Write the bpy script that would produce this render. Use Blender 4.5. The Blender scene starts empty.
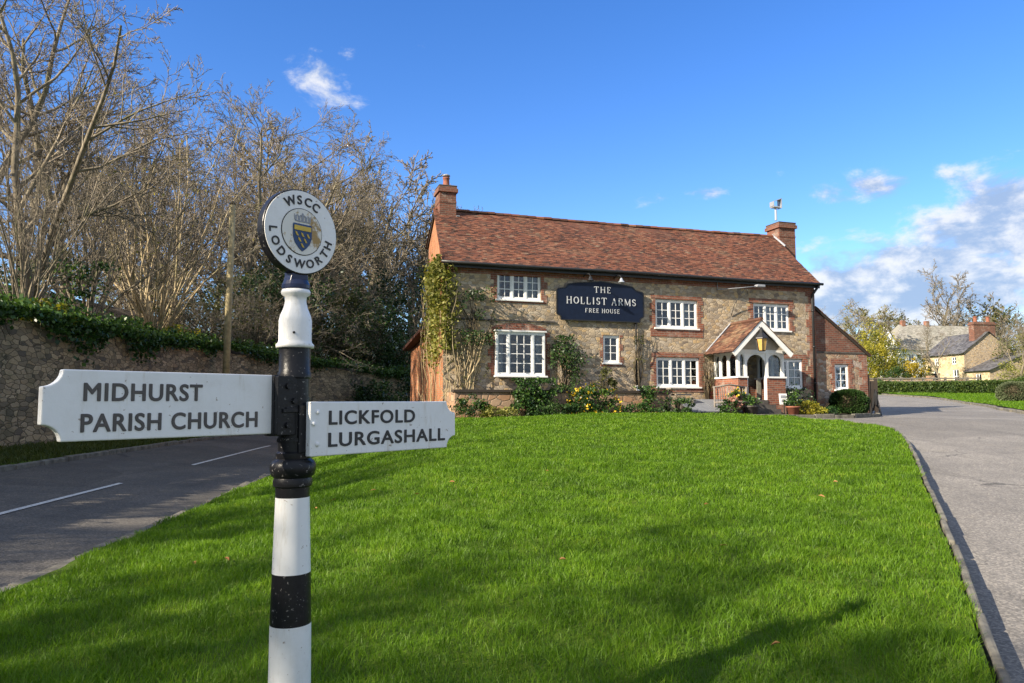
import bpy, bmesh, math, random
import numpy as np
from mathutils import Vector, Matrix
R = math.radians
SC = bpy.context.scene
COL = SC.collection

# ------------------------------------------------------------------ camera, sky, sun, exposure
cd = bpy.data.cameras.new("camera"); cam = bpy.data.objects.new("camera", cd); COL.objects.link(cam)
cd.sensor_width = 36.0; cd.lens = 740.0/1024*36; cd.clip_start = 0.05; cd.clip_end = 4000
cam.location = (0, 0, 1.7); cam.rotation_euler = (R(94.905), 0, 0)
SC.camera = cam
SUN_AZ, SUN_EL = 235.0, 28.5            # compass style: clockwise from +Y
to_sun = Vector((math.sin(R(SUN_AZ))*math.cos(R(SUN_EL)), math.cos(R(SUN_AZ))*math.cos(R(SUN_EL)), math.sin(R(SUN_EL))))
sd = bpy.data.lights.new("sun", 'SUN'); sd.energy = 5.0; sd.angle = R(0.5); sd.color = (1.0, 0.88, 0.70)
sun = bpy.data.objects.new("sun", sd); COL.objects.link(sun)
sun.rotation_euler = to_sun.to_track_quat('Z', 'Y').to_euler(); sun.location = to_sun*60
SC.view_settings.view_transform = 'Standard'
SC.view_settings.look = 'None'
SC.view_settings.gamma = 1.0
SC.view_settings.use_curve_mapping = False
SC.view_settings.exposure = 1.2
SC.cycles.max_bounces = 6; SC.cycles.transparent_max_bounces = 12

class NT:
    """tiny node helper"""
    def __init__(s, tree): s.t = tree; s.n = tree.nodes; s.l = tree.links
    def node(s, typ, **kw):
        nd = s.n.new(typ)
        for k, v in kw.items(): setattr(nd, k, v)
        return nd
    def link(s, a, b): s.l.new(a, b)
    def put(s, sock, v):
        if isinstance(v, bpy.types.NodeSocket): s.l.new(v, sock)
        else: sock.default_value = v
    def m(s, op, a, b=0.0, c=0.0, clamp=False):
        nd = s.node('ShaderNodeMath', operation=op, use_clamp=clamp)
        s.put(nd.inputs[0], a); s.put(nd.inputs[1], b); s.put(nd.inputs[2], c)
        return nd.outputs[0]
    def sstep(s, x, a, b):
        nd = s.node('ShaderNodeMapRange', interpolation_type='SMOOTHSTEP')
        s.put(nd.inputs[0], x); nd.inputs[1].default_value = a; nd.inputs[2].default_value = b
        return nd.outputs[0]
    def mix(s, f, a, b, blend='MIX'):
        nd = s.node('ShaderNodeMix', data_type='RGBA', blend_type=blend)
        s.put(nd.inputs[0], f)
        for i, v in ((6, a), (7, b)):
            if isinstance(v, bpy.types.NodeSocket): s.l.new(v, nd.inputs[i])
            else: nd.inputs[i].default_value = (v[0], v[1], v[2], 1)
        return nd.outputs[2]
    def ramp(s, f, stops, interp='LINEAR'):
        nd = s.node('ShaderNodeValToRGB'); cr = nd.color_ramp; cr.interpolation = interp
        while len(cr.elements) < len(stops): cr.elements.new(0.5)
        for e, (p, c) in zip(cr.elements, stops): e.position = p; e.color = (c[0], c[1], c[2], 1)
        s.put(nd.inputs[0], f); return nd.outputs[0]
    def noise(s, vec, scale, detail=4, rough=0.55, dist=0.0, out=0):
        nd = s.node('ShaderNodeTexNoise'); nd.inputs['Scale'].default_value = scale
        nd.inputs['Detail'].default_value = detail; nd.inputs['Roughness'].default_value = rough
        nd.inputs['Distortion'].default_value = dist
        if vec is not None: s.put(nd.inputs['Vector'], vec)
        return nd.outputs[out]
    def coord(s, which='Object'): return s.node('ShaderNodeTexCoord').outputs[which]
    def vmul(s, v, xyz):
        nd = s.node('ShaderNodeVectorMath', operation='MULTIPLY'); s.put(nd.inputs[0], v); nd.inputs[1].default_value = xyz
        return nd.outputs[0]
    def comb(s, x, y, z):
        nd = s.node('ShaderNodeCombineXYZ'); s.put(nd.inputs[0], x); s.put(nd.inputs[1], y); s.put(nd.inputs[2], z); return nd.outputs[0]
    def sep(s, v):
        nd = s.node('ShaderNodeSeparateXYZ'); s.put(nd.inputs[0], v); return nd.outputs
    def attr(s, name, out='Fac'):
        nd = s.node('ShaderNodeAttribute'); nd.attribute_name = name; return nd.outputs[out]
    def bump(s, h, strength=0.5, dist=0.02, normal=None):
        nd = s.node('ShaderNodeBump'); nd.inputs['Strength'].default_value = strength; nd.inputs['Distance'].default_value = dist
        s.put(nd.inputs['Height'], h)
        if normal is not None: s.put(nd.inputs['Normal'], normal)
        return nd.outputs[0]

w = bpy.data.worlds.new("World"); SC.world = w; w.use_nodes = True
wt = NT(w.node_tree)
for nd in list(wt.n): wt.n.remove(nd)
sky = wt.node('ShaderNodeTexSky', sky_type='NISHITA'); sky.sun_disc = False
sky.sun_elevation = R(SUN_EL); sky.sun_rotation = R(SUN_AZ); sky.air_density = 1.0; sky.dust_density = 0.25; sky.ozone_density = 3.0; sky.altitude = 200
hs = wt.node('ShaderNodeHueSaturation'); hs.inputs['Saturation'].default_value = 1.28; hs.inputs['Value'].default_value = 0.96; hs.inputs['Hue'].default_value = 0.513
wt.link(sky.outputs[0], hs.inputs['Color'])
dirv = wt.coord('Generated')
dx, dy, dz = wt.sep(dirv)
az = wt.m('MULTIPLY', wt.m('ARCTAN2', dx, dy), 180/math.pi)
el = wt.m('MULTIPLY', wt.m('ARCSINE', dz), 180/math.pi)
def gauss(a0, e0, sa, se, amp):
    qa = wt.m('DIVIDE', wt.m('SUBTRACT', az, a0), sa); qe = wt.m('DIVIDE', wt.m('SUBTRACT', el, e0), se)
    r2 = wt.m('ADD', wt.m('MULTIPLY', qa, qa), wt.m('MULTIPLY', qe, qe))
    return wt.m('MULTIPLY', wt.m('POWER', 2.718, wt.m('MULTIPLY', r2, -1.0)), amp)
blobs = [(24.5, 7.5, 6, 3.4, .68), (30, 8.0, 8, 3.8, .69), (35, 11.5, 7, 3.4, .70), (31, 3.5, 14, 2.6, .60), (60, 9, 14, 6, .7), (26, 14.8, 5, 1.5, .42), (31, 15.0, 3, 1.2, .32),
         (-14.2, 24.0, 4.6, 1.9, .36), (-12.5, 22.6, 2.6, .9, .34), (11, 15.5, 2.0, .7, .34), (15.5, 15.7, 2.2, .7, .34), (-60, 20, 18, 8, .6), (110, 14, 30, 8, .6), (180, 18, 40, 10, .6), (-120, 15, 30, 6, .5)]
mask = None
for b in blobs:
    g = gauss(*b); mask = g if mask is None else wt.m('MAXIMUM', mask, g)
# unseen broken cloud added behind and overhead for neutral fill light
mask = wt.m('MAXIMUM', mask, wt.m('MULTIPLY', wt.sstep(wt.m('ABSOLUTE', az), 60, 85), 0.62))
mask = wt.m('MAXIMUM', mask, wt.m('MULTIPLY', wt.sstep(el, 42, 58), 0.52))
def cloud_noise(da, de):
    v = wt.comb(wt.m('MULTIPLY', wt.m('ADD', az, da), 0.17), wt.m('MULTIPLY', wt.m('ADD', el, de), 0.29), 3.7)
    return wt.noise(v, 1.35, 10, 0.62, 0.25)
n0 = cloud_noise(0, 0); n1 = cloud_noise(-1.2, 1.1)
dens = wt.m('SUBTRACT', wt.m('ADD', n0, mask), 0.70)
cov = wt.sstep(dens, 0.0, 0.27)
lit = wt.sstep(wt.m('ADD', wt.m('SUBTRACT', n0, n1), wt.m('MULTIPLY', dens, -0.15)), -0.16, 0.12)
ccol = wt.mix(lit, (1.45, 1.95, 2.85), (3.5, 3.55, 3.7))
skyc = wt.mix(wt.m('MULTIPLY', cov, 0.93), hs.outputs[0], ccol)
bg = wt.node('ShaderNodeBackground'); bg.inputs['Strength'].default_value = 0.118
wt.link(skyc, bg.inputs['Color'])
wo = wt.node('ShaderNodeOutputWorld'); wt.link(bg.outputs[0], wo.inputs['Surface'])

# ------------------------------------------------------------------ materials
M = {}
def new_mat(name):
    m_ = bpy.data.materials.new(name); m_.use_nodes = True
    t = NT(m_.node_tree); p = t.n['Principled BSDF']
    M[name] = m_
    return m_, t, p
def plain(name, c, rough=0.6, metal=0.0, var=0.12, scale=8.0, bump=0.0, spec=None):
    m_, t, p = new_mat(name)
    v = t.noise(t.coord(), scale, 5, 0.6)
    f = t.sstep(v, 0.3, 0.7)
    t.link(t.mix(f, [x*(1-var) for x in c], [min(1, x*(1+var)) for x in c]), p.inputs['Base Color'])
    p.inputs['Roughness'].default_value = rough; p.inputs['Metallic'].default_value = metal
    if spec is not None: p.inputs['Specular IOR Level'].default_value = spec
    if bump: t.link(t.bump(t.noise(t.coord(), scale*4, 4), bump, 0.01), p.inputs['Normal'])
    return m_
def sign_white():
    m_, t, p = new_mat('sign_white')
    c = t.coord(); n = t.sstep(t.noise(c, 9, 6, 0.65), 0.45, 0.75)
    st = t.sstep(t.noise(t.vmul(c, (16, 16, 2.2)), 1.6, 6, 0.72), 0.54, 0.76)
    k = t.sstep(t.noise(c, 48, 4, 0.65), 0.665, 0.70)
    a = t.mix(t.m('MULTIPLY', n, 0.35), (0.80, 0.80, 0.79), (0.62, 0.60, 0.55))
    a = t.mix(t.m('MULTIPLY', st, 0.55), a, (0.48, 0.42, 0.31))
    a = t.mix(t.m('MULTIPLY', k, 0.7), a, (0.20, 0.12, 0.06))
    t.link(a, p.inputs['Base Color']); p.inputs['Roughness'].default_value = 0.42
    t.link(t.bump(t.noise(c, 45, 4), 0.22, 0.004), p.inputs['Normal'])
def sign_black():
    m_, t, p = new_mat('sign_black')
    c = t.coord(); k = t.sstep(t.noise(c, 75, 4, 0.62), 0.635, 0.67)
    t.link(t.mix(t.m('MULTIPLY', k, 0.7), (0.011, 0.011, 0.013), (0.30, 0.28, 0.26)), p.inputs['Base Color'])
    p.inputs['Roughness'].default_value = 0.34; p.inputs['Specular IOR Level'].default_value = 0.28
    t.link(t.bump(t.noise(c, 55, 4), 0.35, 0.004), p.inputs['Normal'])
sign_white(); sign_black()
plain('shield_blue', (0.012, 0.05, 0.15), 0.4)
plain('sign_navy', (0.008, 0.015, 0.052), 0.35)
plain('letter_black', (0.03, 0.028, 0.028), 0.55)
plain('letter_grey', (0.085, 0.075, 0.07), 0.6)
def crest_field():
    m_, t, p = new_mat('crest_field')
    c = t.coord(); n = t.sstep(t.noise(c, 11, 5, 0.7, 0.6), 0.50, 0.60)
    t.link(t.mix(n, (0.72, 0.70, 0.64), (0.36, 0.23, 0.075)), p.inputs['Base Color']); p.inputs['Roughness'].default_value = 0.5
crest_field()
plain('gold', (0.62, 0.42, 0.05), 0.45)
plain('white_paint', (0.78, 0.78, 0.76), 0.45, var=0.05)
plain('old_white', (0.55, 0.56, 0.58), 0.6, var=0.2)
plain('cream_panel', (0.42, 0.37, 0.30), 0.7)
plain('board_navy', (0.006, 0.012, 0.032), 0.5, spec=0.25)
plain('black_iron', (0.015, 0.015, 0.016), 0.45)
plain('door_red', (0.07, 0.012, 0.012), 0.4)
plain('dark_wood', (0.035, 0.026, 0.02), 0.8)
plain('old_wood', (0.19, 0.165, 0.14), 0.85, var=0.3, scale=20)
plain('pole_wood', (0.34, 0.28, 0.15), 0.85, var=0.3, scale=6)
plain('lead', (0.26, 0.27, 0.30), 0.55)
plain('galvanised', (0.50, 0.52, 0.55), 0.4, 0.6)
plain('terracotta', (0.24, 0.085, 0.05), 0.8, var=0.2)
plain('curtain', (0.60, 0.58, 0.55), 0.9)
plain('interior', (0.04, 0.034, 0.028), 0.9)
plain('amber_glass', (0.50, 0.30, 0.09), 0.25)
plain('soil', (0.055, 0.040, 0.027), 0.95, var=0.4, scale=3, bump=0.6)
plain('step_stone', (0.075, 0.067, 0.06), 0.9, var=0.3)
plain('cellar_grey', (0.16, 0.17, 0.19), 0.6)
def glass():
    m_, t, p = new_mat('glass')
    t.n.remove(p)
    tr = t.node('ShaderNodeBsdfTransparent'); tr.inputs[0].default_value = (0.75, 0.8, 0.82, 1)
    gl = t.node('ShaderNodeBsdfGlossy'); gl.inputs['Roughness'].default_value = 0.03
    t.link(t.bump(t.noise(t.coord(), 2.5, 2), 0.25, 0.05), gl.inputs['Normal'])
    fr = t.node('ShaderNodeFresnel'); fr.inputs[0].default_value = 1.5
    f = t.m('ADD', t.m('MULTIPLY', fr.outputs[0], 1.2), 0.02, clamp=True)
    mx = t.node('ShaderNodeMixShader'); t.link(f, mx.inputs[0]); t.link(tr.outputs[0], mx.inputs[1]); t.link(gl.outputs[0], mx.inputs[2])
    t.link(mx.outputs[0], t.n['Material Output'].inputs[0])
glass()
def stone(name, tints, scale=6.0, zs=1.6, mortar=(0.27, 0.23, 0.175), edge=0.055, moss=0.0, base_dark=0.0):
    m_, t, p = new_mat(name)
    c = t.coord()
    wv = t.noise(c, 2.3, 3, 0.5, out=1)
    v = t.node('ShaderNodeVectorMath', operation='MULTIPLY_ADD'); t.link(wv, v.inputs[0]); v.inputs[1].default_value = (0.16, 0.16, 0.16); t.link(c, v.inputs[2])
    vec = t.vmul(v.outputs[0], (1, 1, zs))
    vo = t.node('ShaderNodeTexVoronoi', feature='F1'); vo.inputs['Scale'].default_value = scale; vo.inputs['Randomness'].default_value = 0.85; t.link(vec, vo.inputs['Vector'])
    ve = t.node('ShaderNodeTexVoronoi', feature='DISTANCE_TO_EDGE'); ve.inputs['Scale'].default_value = scale; ve.inputs['Randomness'].default_value = 0.85; t.link(vec, ve.inputs['Vector'])
    rr = t.sep(vo.outputs['Color'])
    k = len(tints)
    col = t.ramp(rr[0], [((i+0.5)/k, tint) for i, tint in enumerate(tints)])
    fine = t.noise(c, 26, 6, 0.7)
    col = t.mix(0.55, col, t.ramp(fine, [(0.25, (0.32, 0.3, 0.28)), (0.5, (0.5, 0.5, 0.5)), (0.78, (0.75, 0.74, 0.72))]), 'OVERLAY')
    big = t.noise(c, 0.55, 4, 0.6)
    col = t.mix(0.5, col, t.ramp(big, [(0.3, (0.36, 0.35, 0.34)), (0.7, (0.62, 0.6, 0.58))]), 'OVERLAY')
    e = t.m('ADD', ve.outputs['Distance'], t.m('MULTIPLY', t.m('SUBTRACT', fine, 0.5), 0.10))
    fe = t.sstep(e, edge*0.35, edge)
    col = t.mix(fe, mortar, col)
    if moss:
        ms = t.m('MULTIPLY', t.sstep(t.noise(c, 1.6, 6, 0.7), 0.48, 0.66), moss)
        col = t.mix(ms, col, (0.035, 0.045, 0.018))
    if base_dark:  # darker tone towards the wall base
        z = t.sep(c)[2]
        base_m = t.m('MULTIPLY', t.sstep(t.m('ADD', z, t.m('MULTIPLY', big, 0.9)), 1.3, 0.5), base_dark)
        col = t.mix(base_m, col, (0.10, 0.088, 0.075))
    t.link(col, p.inputs['Base Color']); p.inputs['Roughness'].default_value = 0.9; p.inputs['Specular IOR Level'].default_value = 0.2
    h = t.m('ADD', t.sstep(e, 0.0, edge*2.0), t.m('MULTIPLY', fine, 0.45))
    t.link(t.bump(h, 0.55, 0.025), p.inputs['Normal'])
stone('rubble', [(0.44, 0.34, 0.22), (0.30, 0.235, 0.165), (0.54, 0.44, 0.31), (0.18, 0.145, 0.115), (0.41, 0.355, 0.285), (0.50, 0.36, 0.19), (0.25, 0.195, 0.14), (0.46, 0.39, 0.30)], mortar=(0.29, 0.245, 0.185), base_dark=0.3)
stone('wing_stone', [(0.30, 0.20, 0.14), (0.26, 0.13, 0.08), (0.40, 0.36, 0.32), (0.30, 0.22, 0.16), (0.22, 0.14, 0.10), (0.36, 0.27, 0.18)], scale=5.0)
stone('retaining', [(0.30, 0.235, 0.15), (0.15, 0.12, 0.08), (0.42, 0.33, 0.21), (0.22, 0.165, 0.10), (0.36, 0.28, 0.17), (0.12, 0.10, 0.075)], scale=3.3, zs=2.7, mortar=(0.085, 0.068, 0.045), moss=0.35, edge=0.06)
stone('cottage_stone', [(0.50, 0.41, 0.26), (0.38, 0.30, 0.175), (0.56, 0.48, 0.33), (0.30, 0.23, 0.14)], scale=2.0, mortar=(0.50, 0.43, 0.30))
stone('terrace_stone', [(0.34, 0.21, 0.13), (0.29, 0.17, 0.10), (0.38, 0.27, 0.18), (0.25, 0.17, 0.12)], scale=3.0, mortar=(0.2, 0.15, 0.11))
def brick(name, c1, c2, mortar=(0.24, 0.19, 0.155), wear=0.35):
    m_, t, p = new_mat(name)
    c = t.coord(); x, y, z = t.sep(c)
    b = t.node('ShaderNodeTexBrick'); t.link(t.comb(t.m('ADD', x, y), z, 0.0), b.inputs['Vector'])
    b.inputs['Scale'].default_value = 1.0; b.inputs['Brick Width'].default_value = 0.225; b.inputs['Row Height'].default_value = 0.075
    b.inputs['Mortar Size'].default_value = 0.008; b.inputs['Mortar Smooth'].default_value = 0.3; b.inputs['Bias'].default_value = -0.1
    b.inputs['Color1'].default_value = (*c1, 1); b.inputs['Color2'].default_value = (*c2, 1); b.inputs['Mortar'].default_value = (*mortar, 1)
    fine = t.noise(c, 18, 6, 0.7)
    col = t.mix(0.5, b.outputs['Color'], t.ramp(fine, [(0.3, (0.34, 0.32, 0.31)), (0.7, (0.68, 0.66, 0.64))]), 'OVERLAY')
    wr = t.m('MULTIPLY', t.sstep(t.noise(c, 1.9, 6, 0.65), 0.52, 0.68), wear)
    col = t.mix(wr, col, (0.42, 0.36, 0.30))
    t.link(col, p.inputs['Base Color']); p.inputs['Roughness'].default_value = 0.9; p.inputs['Specular IOR Level'].default_value = 0.2
    t.link(t.bump(t.m('SUBTRACT', t.m('MULTIPLY', fine, 0.3), b.outputs['Fac']), 0.5, 0.012), p.inputs['Normal'])
brick('brick', (0.27, 0.098, 0.058), (0.135, 0.056, 0.042), wear=0.45)
brick('brick_gable', (0.42, 0.17, 0.075), (0.30, 0.11, 0.055), (0.30, 0.23, 0.16))
brick('brick_dark', (0.19, 0.075, 0.05), (0.10, 0.05, 0.04), (0.17, 0.14, 0.115), 0.4)
def tiles(name, stops, lichen=(0.34, 0.27, 0.16), rough=0.85, la=0.45):
    m_, t, p = new_mat(name)
    c = t.coord()
    col = t.ramp(t.attr('rnd'), stops)
    fine = t.noise(c, 22, 5, 0.7)
    col = t.mix(0.45, col, t.ramp(fine, [(0.3, (0.34, 0.33, 0.32)), (0.7, (0.66, 0.65, 0.64))]), 'OVERLAY')
    big = t.noise(c, 0.8, 6, 0.68)
    col = t.mix(t.m('MULTIPLY', t.sstep(big, 0.50, 0.66), la), col, lichen)
    col = t.mix(t.m('MULTIPLY', t.sstep(big, 0.48, 0.34), 0.35), col, (0.05, 0.032, 0.025))
    t.link(col, p.inputs['Base Color']); p.inputs['Roughness'].default_value = rough; p.inputs['Specular IOR Level'].default_value = 0.25
    t.link(t.bump(fine, 0.3, 0.01), p.inputs['Normal'])
tiles('clay_tile', [(0.0, (0.050, 0.029, 0.024)), (0.2, (0.092, 0.043, 0.032)), (0.5, (0.142, 0.057, 0.037)), (0.8, (0.180, 0.071, 0.043)), (0.95, (0.215, 0.10, 0.062)), (1.0, (0.18, 0.13, 0.09))], (0.20, 0.15, 0.10), 0.85, 0.3)
tiles('porch_tile', [(0.0, (0.06, 0.034, 0.026)), (0.4, (0.10, 0.048, 0.034)), (0.8, (0.145, 0.068, 0.043)), (1.0, (0.21, 0.12, 0.075))])
tiles('slate', [(0.0, (0.055, 0.055, 0.06)), (1.0, (0.13, 0.13, 0.145))], (0.2, 0.2, 0.19), 0.6, 0.3)
tiles('pale_roof', [(0.0, (0.22, 0.21, 0.185)), (1.0, (0.36, 0.345, 0.31))], (0.22, 0.225, 0.16), 0.8, 0.4)
def asphalt(name, c, patch, sc=1.0):
    m_, t, p = new_mat(name)
    v = t.coord()
    f = t.noise(v, 90, 3, 0.7); g = t.noise(v, 0.7, 6, 0.65); s = t.noise(t.vmul(v, (1.6, 0.22, 1)), 1.3, 5, 0.6)
    vo = t.node('ShaderNodeTexVoronoi', feature='F1'); vo.inputs['Scale'].default_value = 55; t.link(v, vo.inputs['Vector'])
    col = t.mix(t.sstep(g, 0.35, 0.68), c, patch)
    col = t.mix(t.m('MULTIPLY', t.sstep(s, 0.5, 0.7), 0.4), col, [x*0.62 for x in c])
    pv = t.node('ShaderNodeTexVoronoi', feature='F1'); pv.inputs['Scale'].default_value = 0.22; t.link(v, pv.inputs['Vector'])
    col = t.mix(t.m('MULTIPLY', t.sstep(t.sep(pv.outputs['Color'])[1], 0.62, 0.66), 0.30), col, [x*0.55 for x in c])
    ck = t.node('ShaderNodeTexVoronoi', feature='DISTANCE_TO_EDGE'); ck.inputs['Scale'].default_value = 0.55
    cw_ = t.node('ShaderNodeVectorMath', operation='MULTIPLY_ADD'); t.link(t.noise(v, 2.5, 5, 0.7, out=1), cw_.inputs[0]); cw_.inputs[1].default_value = (0.7, 0.7, 0); t.link(v, cw_.inputs[2]); t.link(cw_.outputs[0], ck.inputs['Vector'])
    crk = t.m('MULTIPLY', t.sstep(ck.outputs['Distance'], 0.014, 0.004), t.sstep(g, 0.50, 0.62))
    col = t.mix(t.m('MULTIPLY', crk, 0.7), col, (0.03, 0.03, 0.03))
    gr = t.sstep(t.noise(v, 1.1, 7, 0.72), 0.58, 0.72)
    col = t.mix(t.m('MULTIPLY', gr, 0.30), col, (0.21, 0.17, 0.12))
    col = t.mix(0.7, col, t.ramp(t.sep(vo.outputs['Color'])[0], [(0.1, (0.28, 0.28, 0.28)), (0.6, (0.5, 0.5, 0.5)), (1.0, (0.85, 0.83, 0.8))]), 'OVERLAY')
    t.link(col, p.inputs['Base Color']); p.inputs['Roughness'].default_value = 0.85; p.inputs['Specular IOR Level'].default_value = 0.3
    t.link(t.bump(t.m('ADD', t.m('MULTIPLY', vo.outputs['Distance'], -0.8), f), 0.35, 0.008), p.inputs['Normal'])
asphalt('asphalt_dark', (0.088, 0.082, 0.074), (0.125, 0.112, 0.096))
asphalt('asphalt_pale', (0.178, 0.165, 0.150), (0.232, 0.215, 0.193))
m_, t, p = new_mat('road_paint')
c = t.coord(); k = t.sstep(t.noise(c, 22, 6, 0.75), 0.50, 0.62)
t.link(t.mix(t.m('MULTIPLY', k, 0.75), (0.56, 0.55, 0.52), (0.12, 0.115, 0.11)), p.inputs['Base Color']); p.inputs['Roughness'].default_value = 0.8
plain('kerb_stone', (0.125, 0.115, 0.092), 0.9, var=0.45, scale=5, bump=0.5)
def turf():
    m_, t, p = new_mat('turf')
    v = t.coord(); g = t.noise(v, 1.2, 6, 0.7); f = t.noise(v, 30, 4, 0.7)
    col = t.mix(t.sstep(g, 0.35, 0.7), (0.050, 0.095, 0.009), (0.10, 0.155, 0.014))
    col = t.mix(t.sstep(f, 0.45, 0.75), col, (0.085, 0.115, 0.028))
    t.link(col, p.inputs['Base Color']); p.inputs['Roughness'].default_value = 0.95; p.inputs['Specular IOR Level'].default_value = 0.1
    t.link(t.bump(f, 0.8, 0.03), p.inputs['Normal'])
turf()
def leaf(name, stops, trans=0.35, rough=0.55, patchy=False):
    m_, t, p = new_mat(name)
    r = t.attr('rnd')
    if patchy:
        r = t.m('ADD', t.m('MULTIPLY', r, 0.45), t.m('MULTIPLY', t.sstep(t.noise(t.coord(), 2.2, 8, 0.75), 0.34, 0.66), 0.55))
    col = t.ramp(r, stops)
    t.link(col, p.inputs['Base Color']); p.inputs['Roughness'].default_value = rough; p.inputs['Specular IOR Level'].default_value = 0.3
    tr = t.node('ShaderNodeBsdfTranslucent'); t.link(t.mix(1.0, col, (1.0, 1.0, 0.55), 'MULTIPLY'), tr.inputs[0])
    mx = t.node('ShaderNodeMixShader'); mx.inputs[0].default_value = trans
    t.link(p.outputs[0], mx.inputs[1]); t.link(tr.outputs[0], mx.inputs[2]); t.link(mx.outputs[0], t.n['Material Output'].inputs[0])
leaf('grass_blade', [(0.0, (0.035, 0.090, 0.006)), (0.35, (0.090, 0.185, 0.009)), (0.7, (0.145, 0.275, 0.014)), (0.95, (0.25, 0.35, 0.03)), (1.0, (0.28, 0.24, 0.10))], 0.5, 0.5, True)
leaf('verge_blade', [(0.0, (0.045, 0.055, 0.014)), (0.5, (0.075, 0.095, 0.018)), (0.9, (0.12, 0.13, 0.03)), (1.0, (0.20, 0.15, 0.07))], 0.4, 0.6, True)
leaf('evergreen', [(0.0, (0.012, 0.030, 0.010)), (0.5, (0.026, 0.058, 0.016)), (1.0, (0.060, 0.105, 0.025))], 0.2, 0.4)
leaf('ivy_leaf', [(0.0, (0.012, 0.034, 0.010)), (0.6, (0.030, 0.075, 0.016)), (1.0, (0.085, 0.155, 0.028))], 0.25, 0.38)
leaf('olive_leaf', [(0.0, (0.045, 0.055, 0.018)), (0.6, (0.095, 0.105, 0.028)), (1.0, (0.165, 0.160, 0.05))], 0.35)
leaf('vine_leaf', [(0.0, (0.09, 0.11, 0.022)), (0.5, (0.20, 0.215, 0.042)), (1.0, (0.36, 0.33, 0.10))], 0.4)
leaf('spring_leaf', [(0.0, (0.11, 0.13, 0.015)), (0.5, (0.25, 0.24, 0.025)), (1.0, (0.40, 0.34, 0.04))], 0.45)
leaf('bud_leaf', [(0.0, (0.16, 0.15, 0.05)), (1.0, (0.34, 0.32, 0.13))], 0.4)
leaf('golden_leaf', [(0.0, (0.20, 0.15, 0.012)), (1.0, (0.42, 0.32, 0.03))], 0.35)
leaf('grey_leaf', [(0.0, (0.07, 0.09, 0.045)), (1.0, (0.17, 0.20, 0.11))], 0.25)
leaf('hedge_leaf', [(0.0, (0.025, 0.050, 0.012)), (0.6, (0.060, 0.100, 0.020)), (1.0, (0.120, 0.155, 0.03))], 0.25)
leaf('yellow_petal', [(0.0, (0.55, 0.33, 0.01)), (1.0, (0.75, 0.55, 0.03))], 0.3)
leaf('pink_petal', [(0.0, (0.40, 0.16, 0.13)), (1.0, (0.60, 0.36, 0.30))], 0.3)
leaf('dead_leaf', [(0.0, (0.20, 0.09, 0.03)), (1.0, (0.38, 0.20, 0.08))], 0.2, 0.8)
def bark(name, a, b):
    m_, t, p = new_mat(name)
    c = t.coord(); n = t.noise(t.vmul(c, (3, 3, 0.7)), 4, 5, 0.65); g = t.noise(c, 0.9, 4)
    col = t.mix(t.sstep(n, 0.35, 0.68), a, b)
    col = t.mix(t.m('MULTIPLY', t.sstep(g, 0.52, 0.68), 0.5), col, (0.10, 0.115, 0.035))
    t.link(col, p.inputs['Base Color']); p.inputs['Roughness'].default_value = 0.9; p.inputs['Specular IOR Level'].default_value = 0.2
bark('bark', (0.12, 0.10, 0.072), (0.28, 0.24, 0.175))
bark('twig', (0.145, 0.122, 0.096), (0.325, 0.28, 0.215))
bark('pale_stem', (0.28, 0.22, 0.13), (0.50, 0.41, 0.26))
bark('dark_bark', (0.045, 0.036, 0.024), (0.11, 0.088, 0.055))

# ------------------------------------------------------------------ building blocks
def link(o, parent=None):
    COL.objects.link(o)
    if parent is not None: o.parent = parent
    return o
def tag(o, label=None, cat=None, group=None, kind=None):
    if label: o['label'] = label
    if cat: o['category'] = cat
    if group: o['group'] = group
    if kind: o['kind'] = kind
    return o
def thing(name, label, cat, loc=(0, 0, 0), rz=0.0, group=None):
    o = bpy.data.objects.new(name, None); o.empty_display_size = 0.2
    o.location = loc; o.rotation_euler = (0, 0, rz); link(o)
    return tag(o, label, cat, group)
def copy_tree(o, parent=None):
    c = o.copy(); COL.objects.link(c)
    if parent is not None: c.parent = parent
    for ch in list(o.children): copy_tree(ch, c)
    return c
RNG = random.Random(7)

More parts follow.
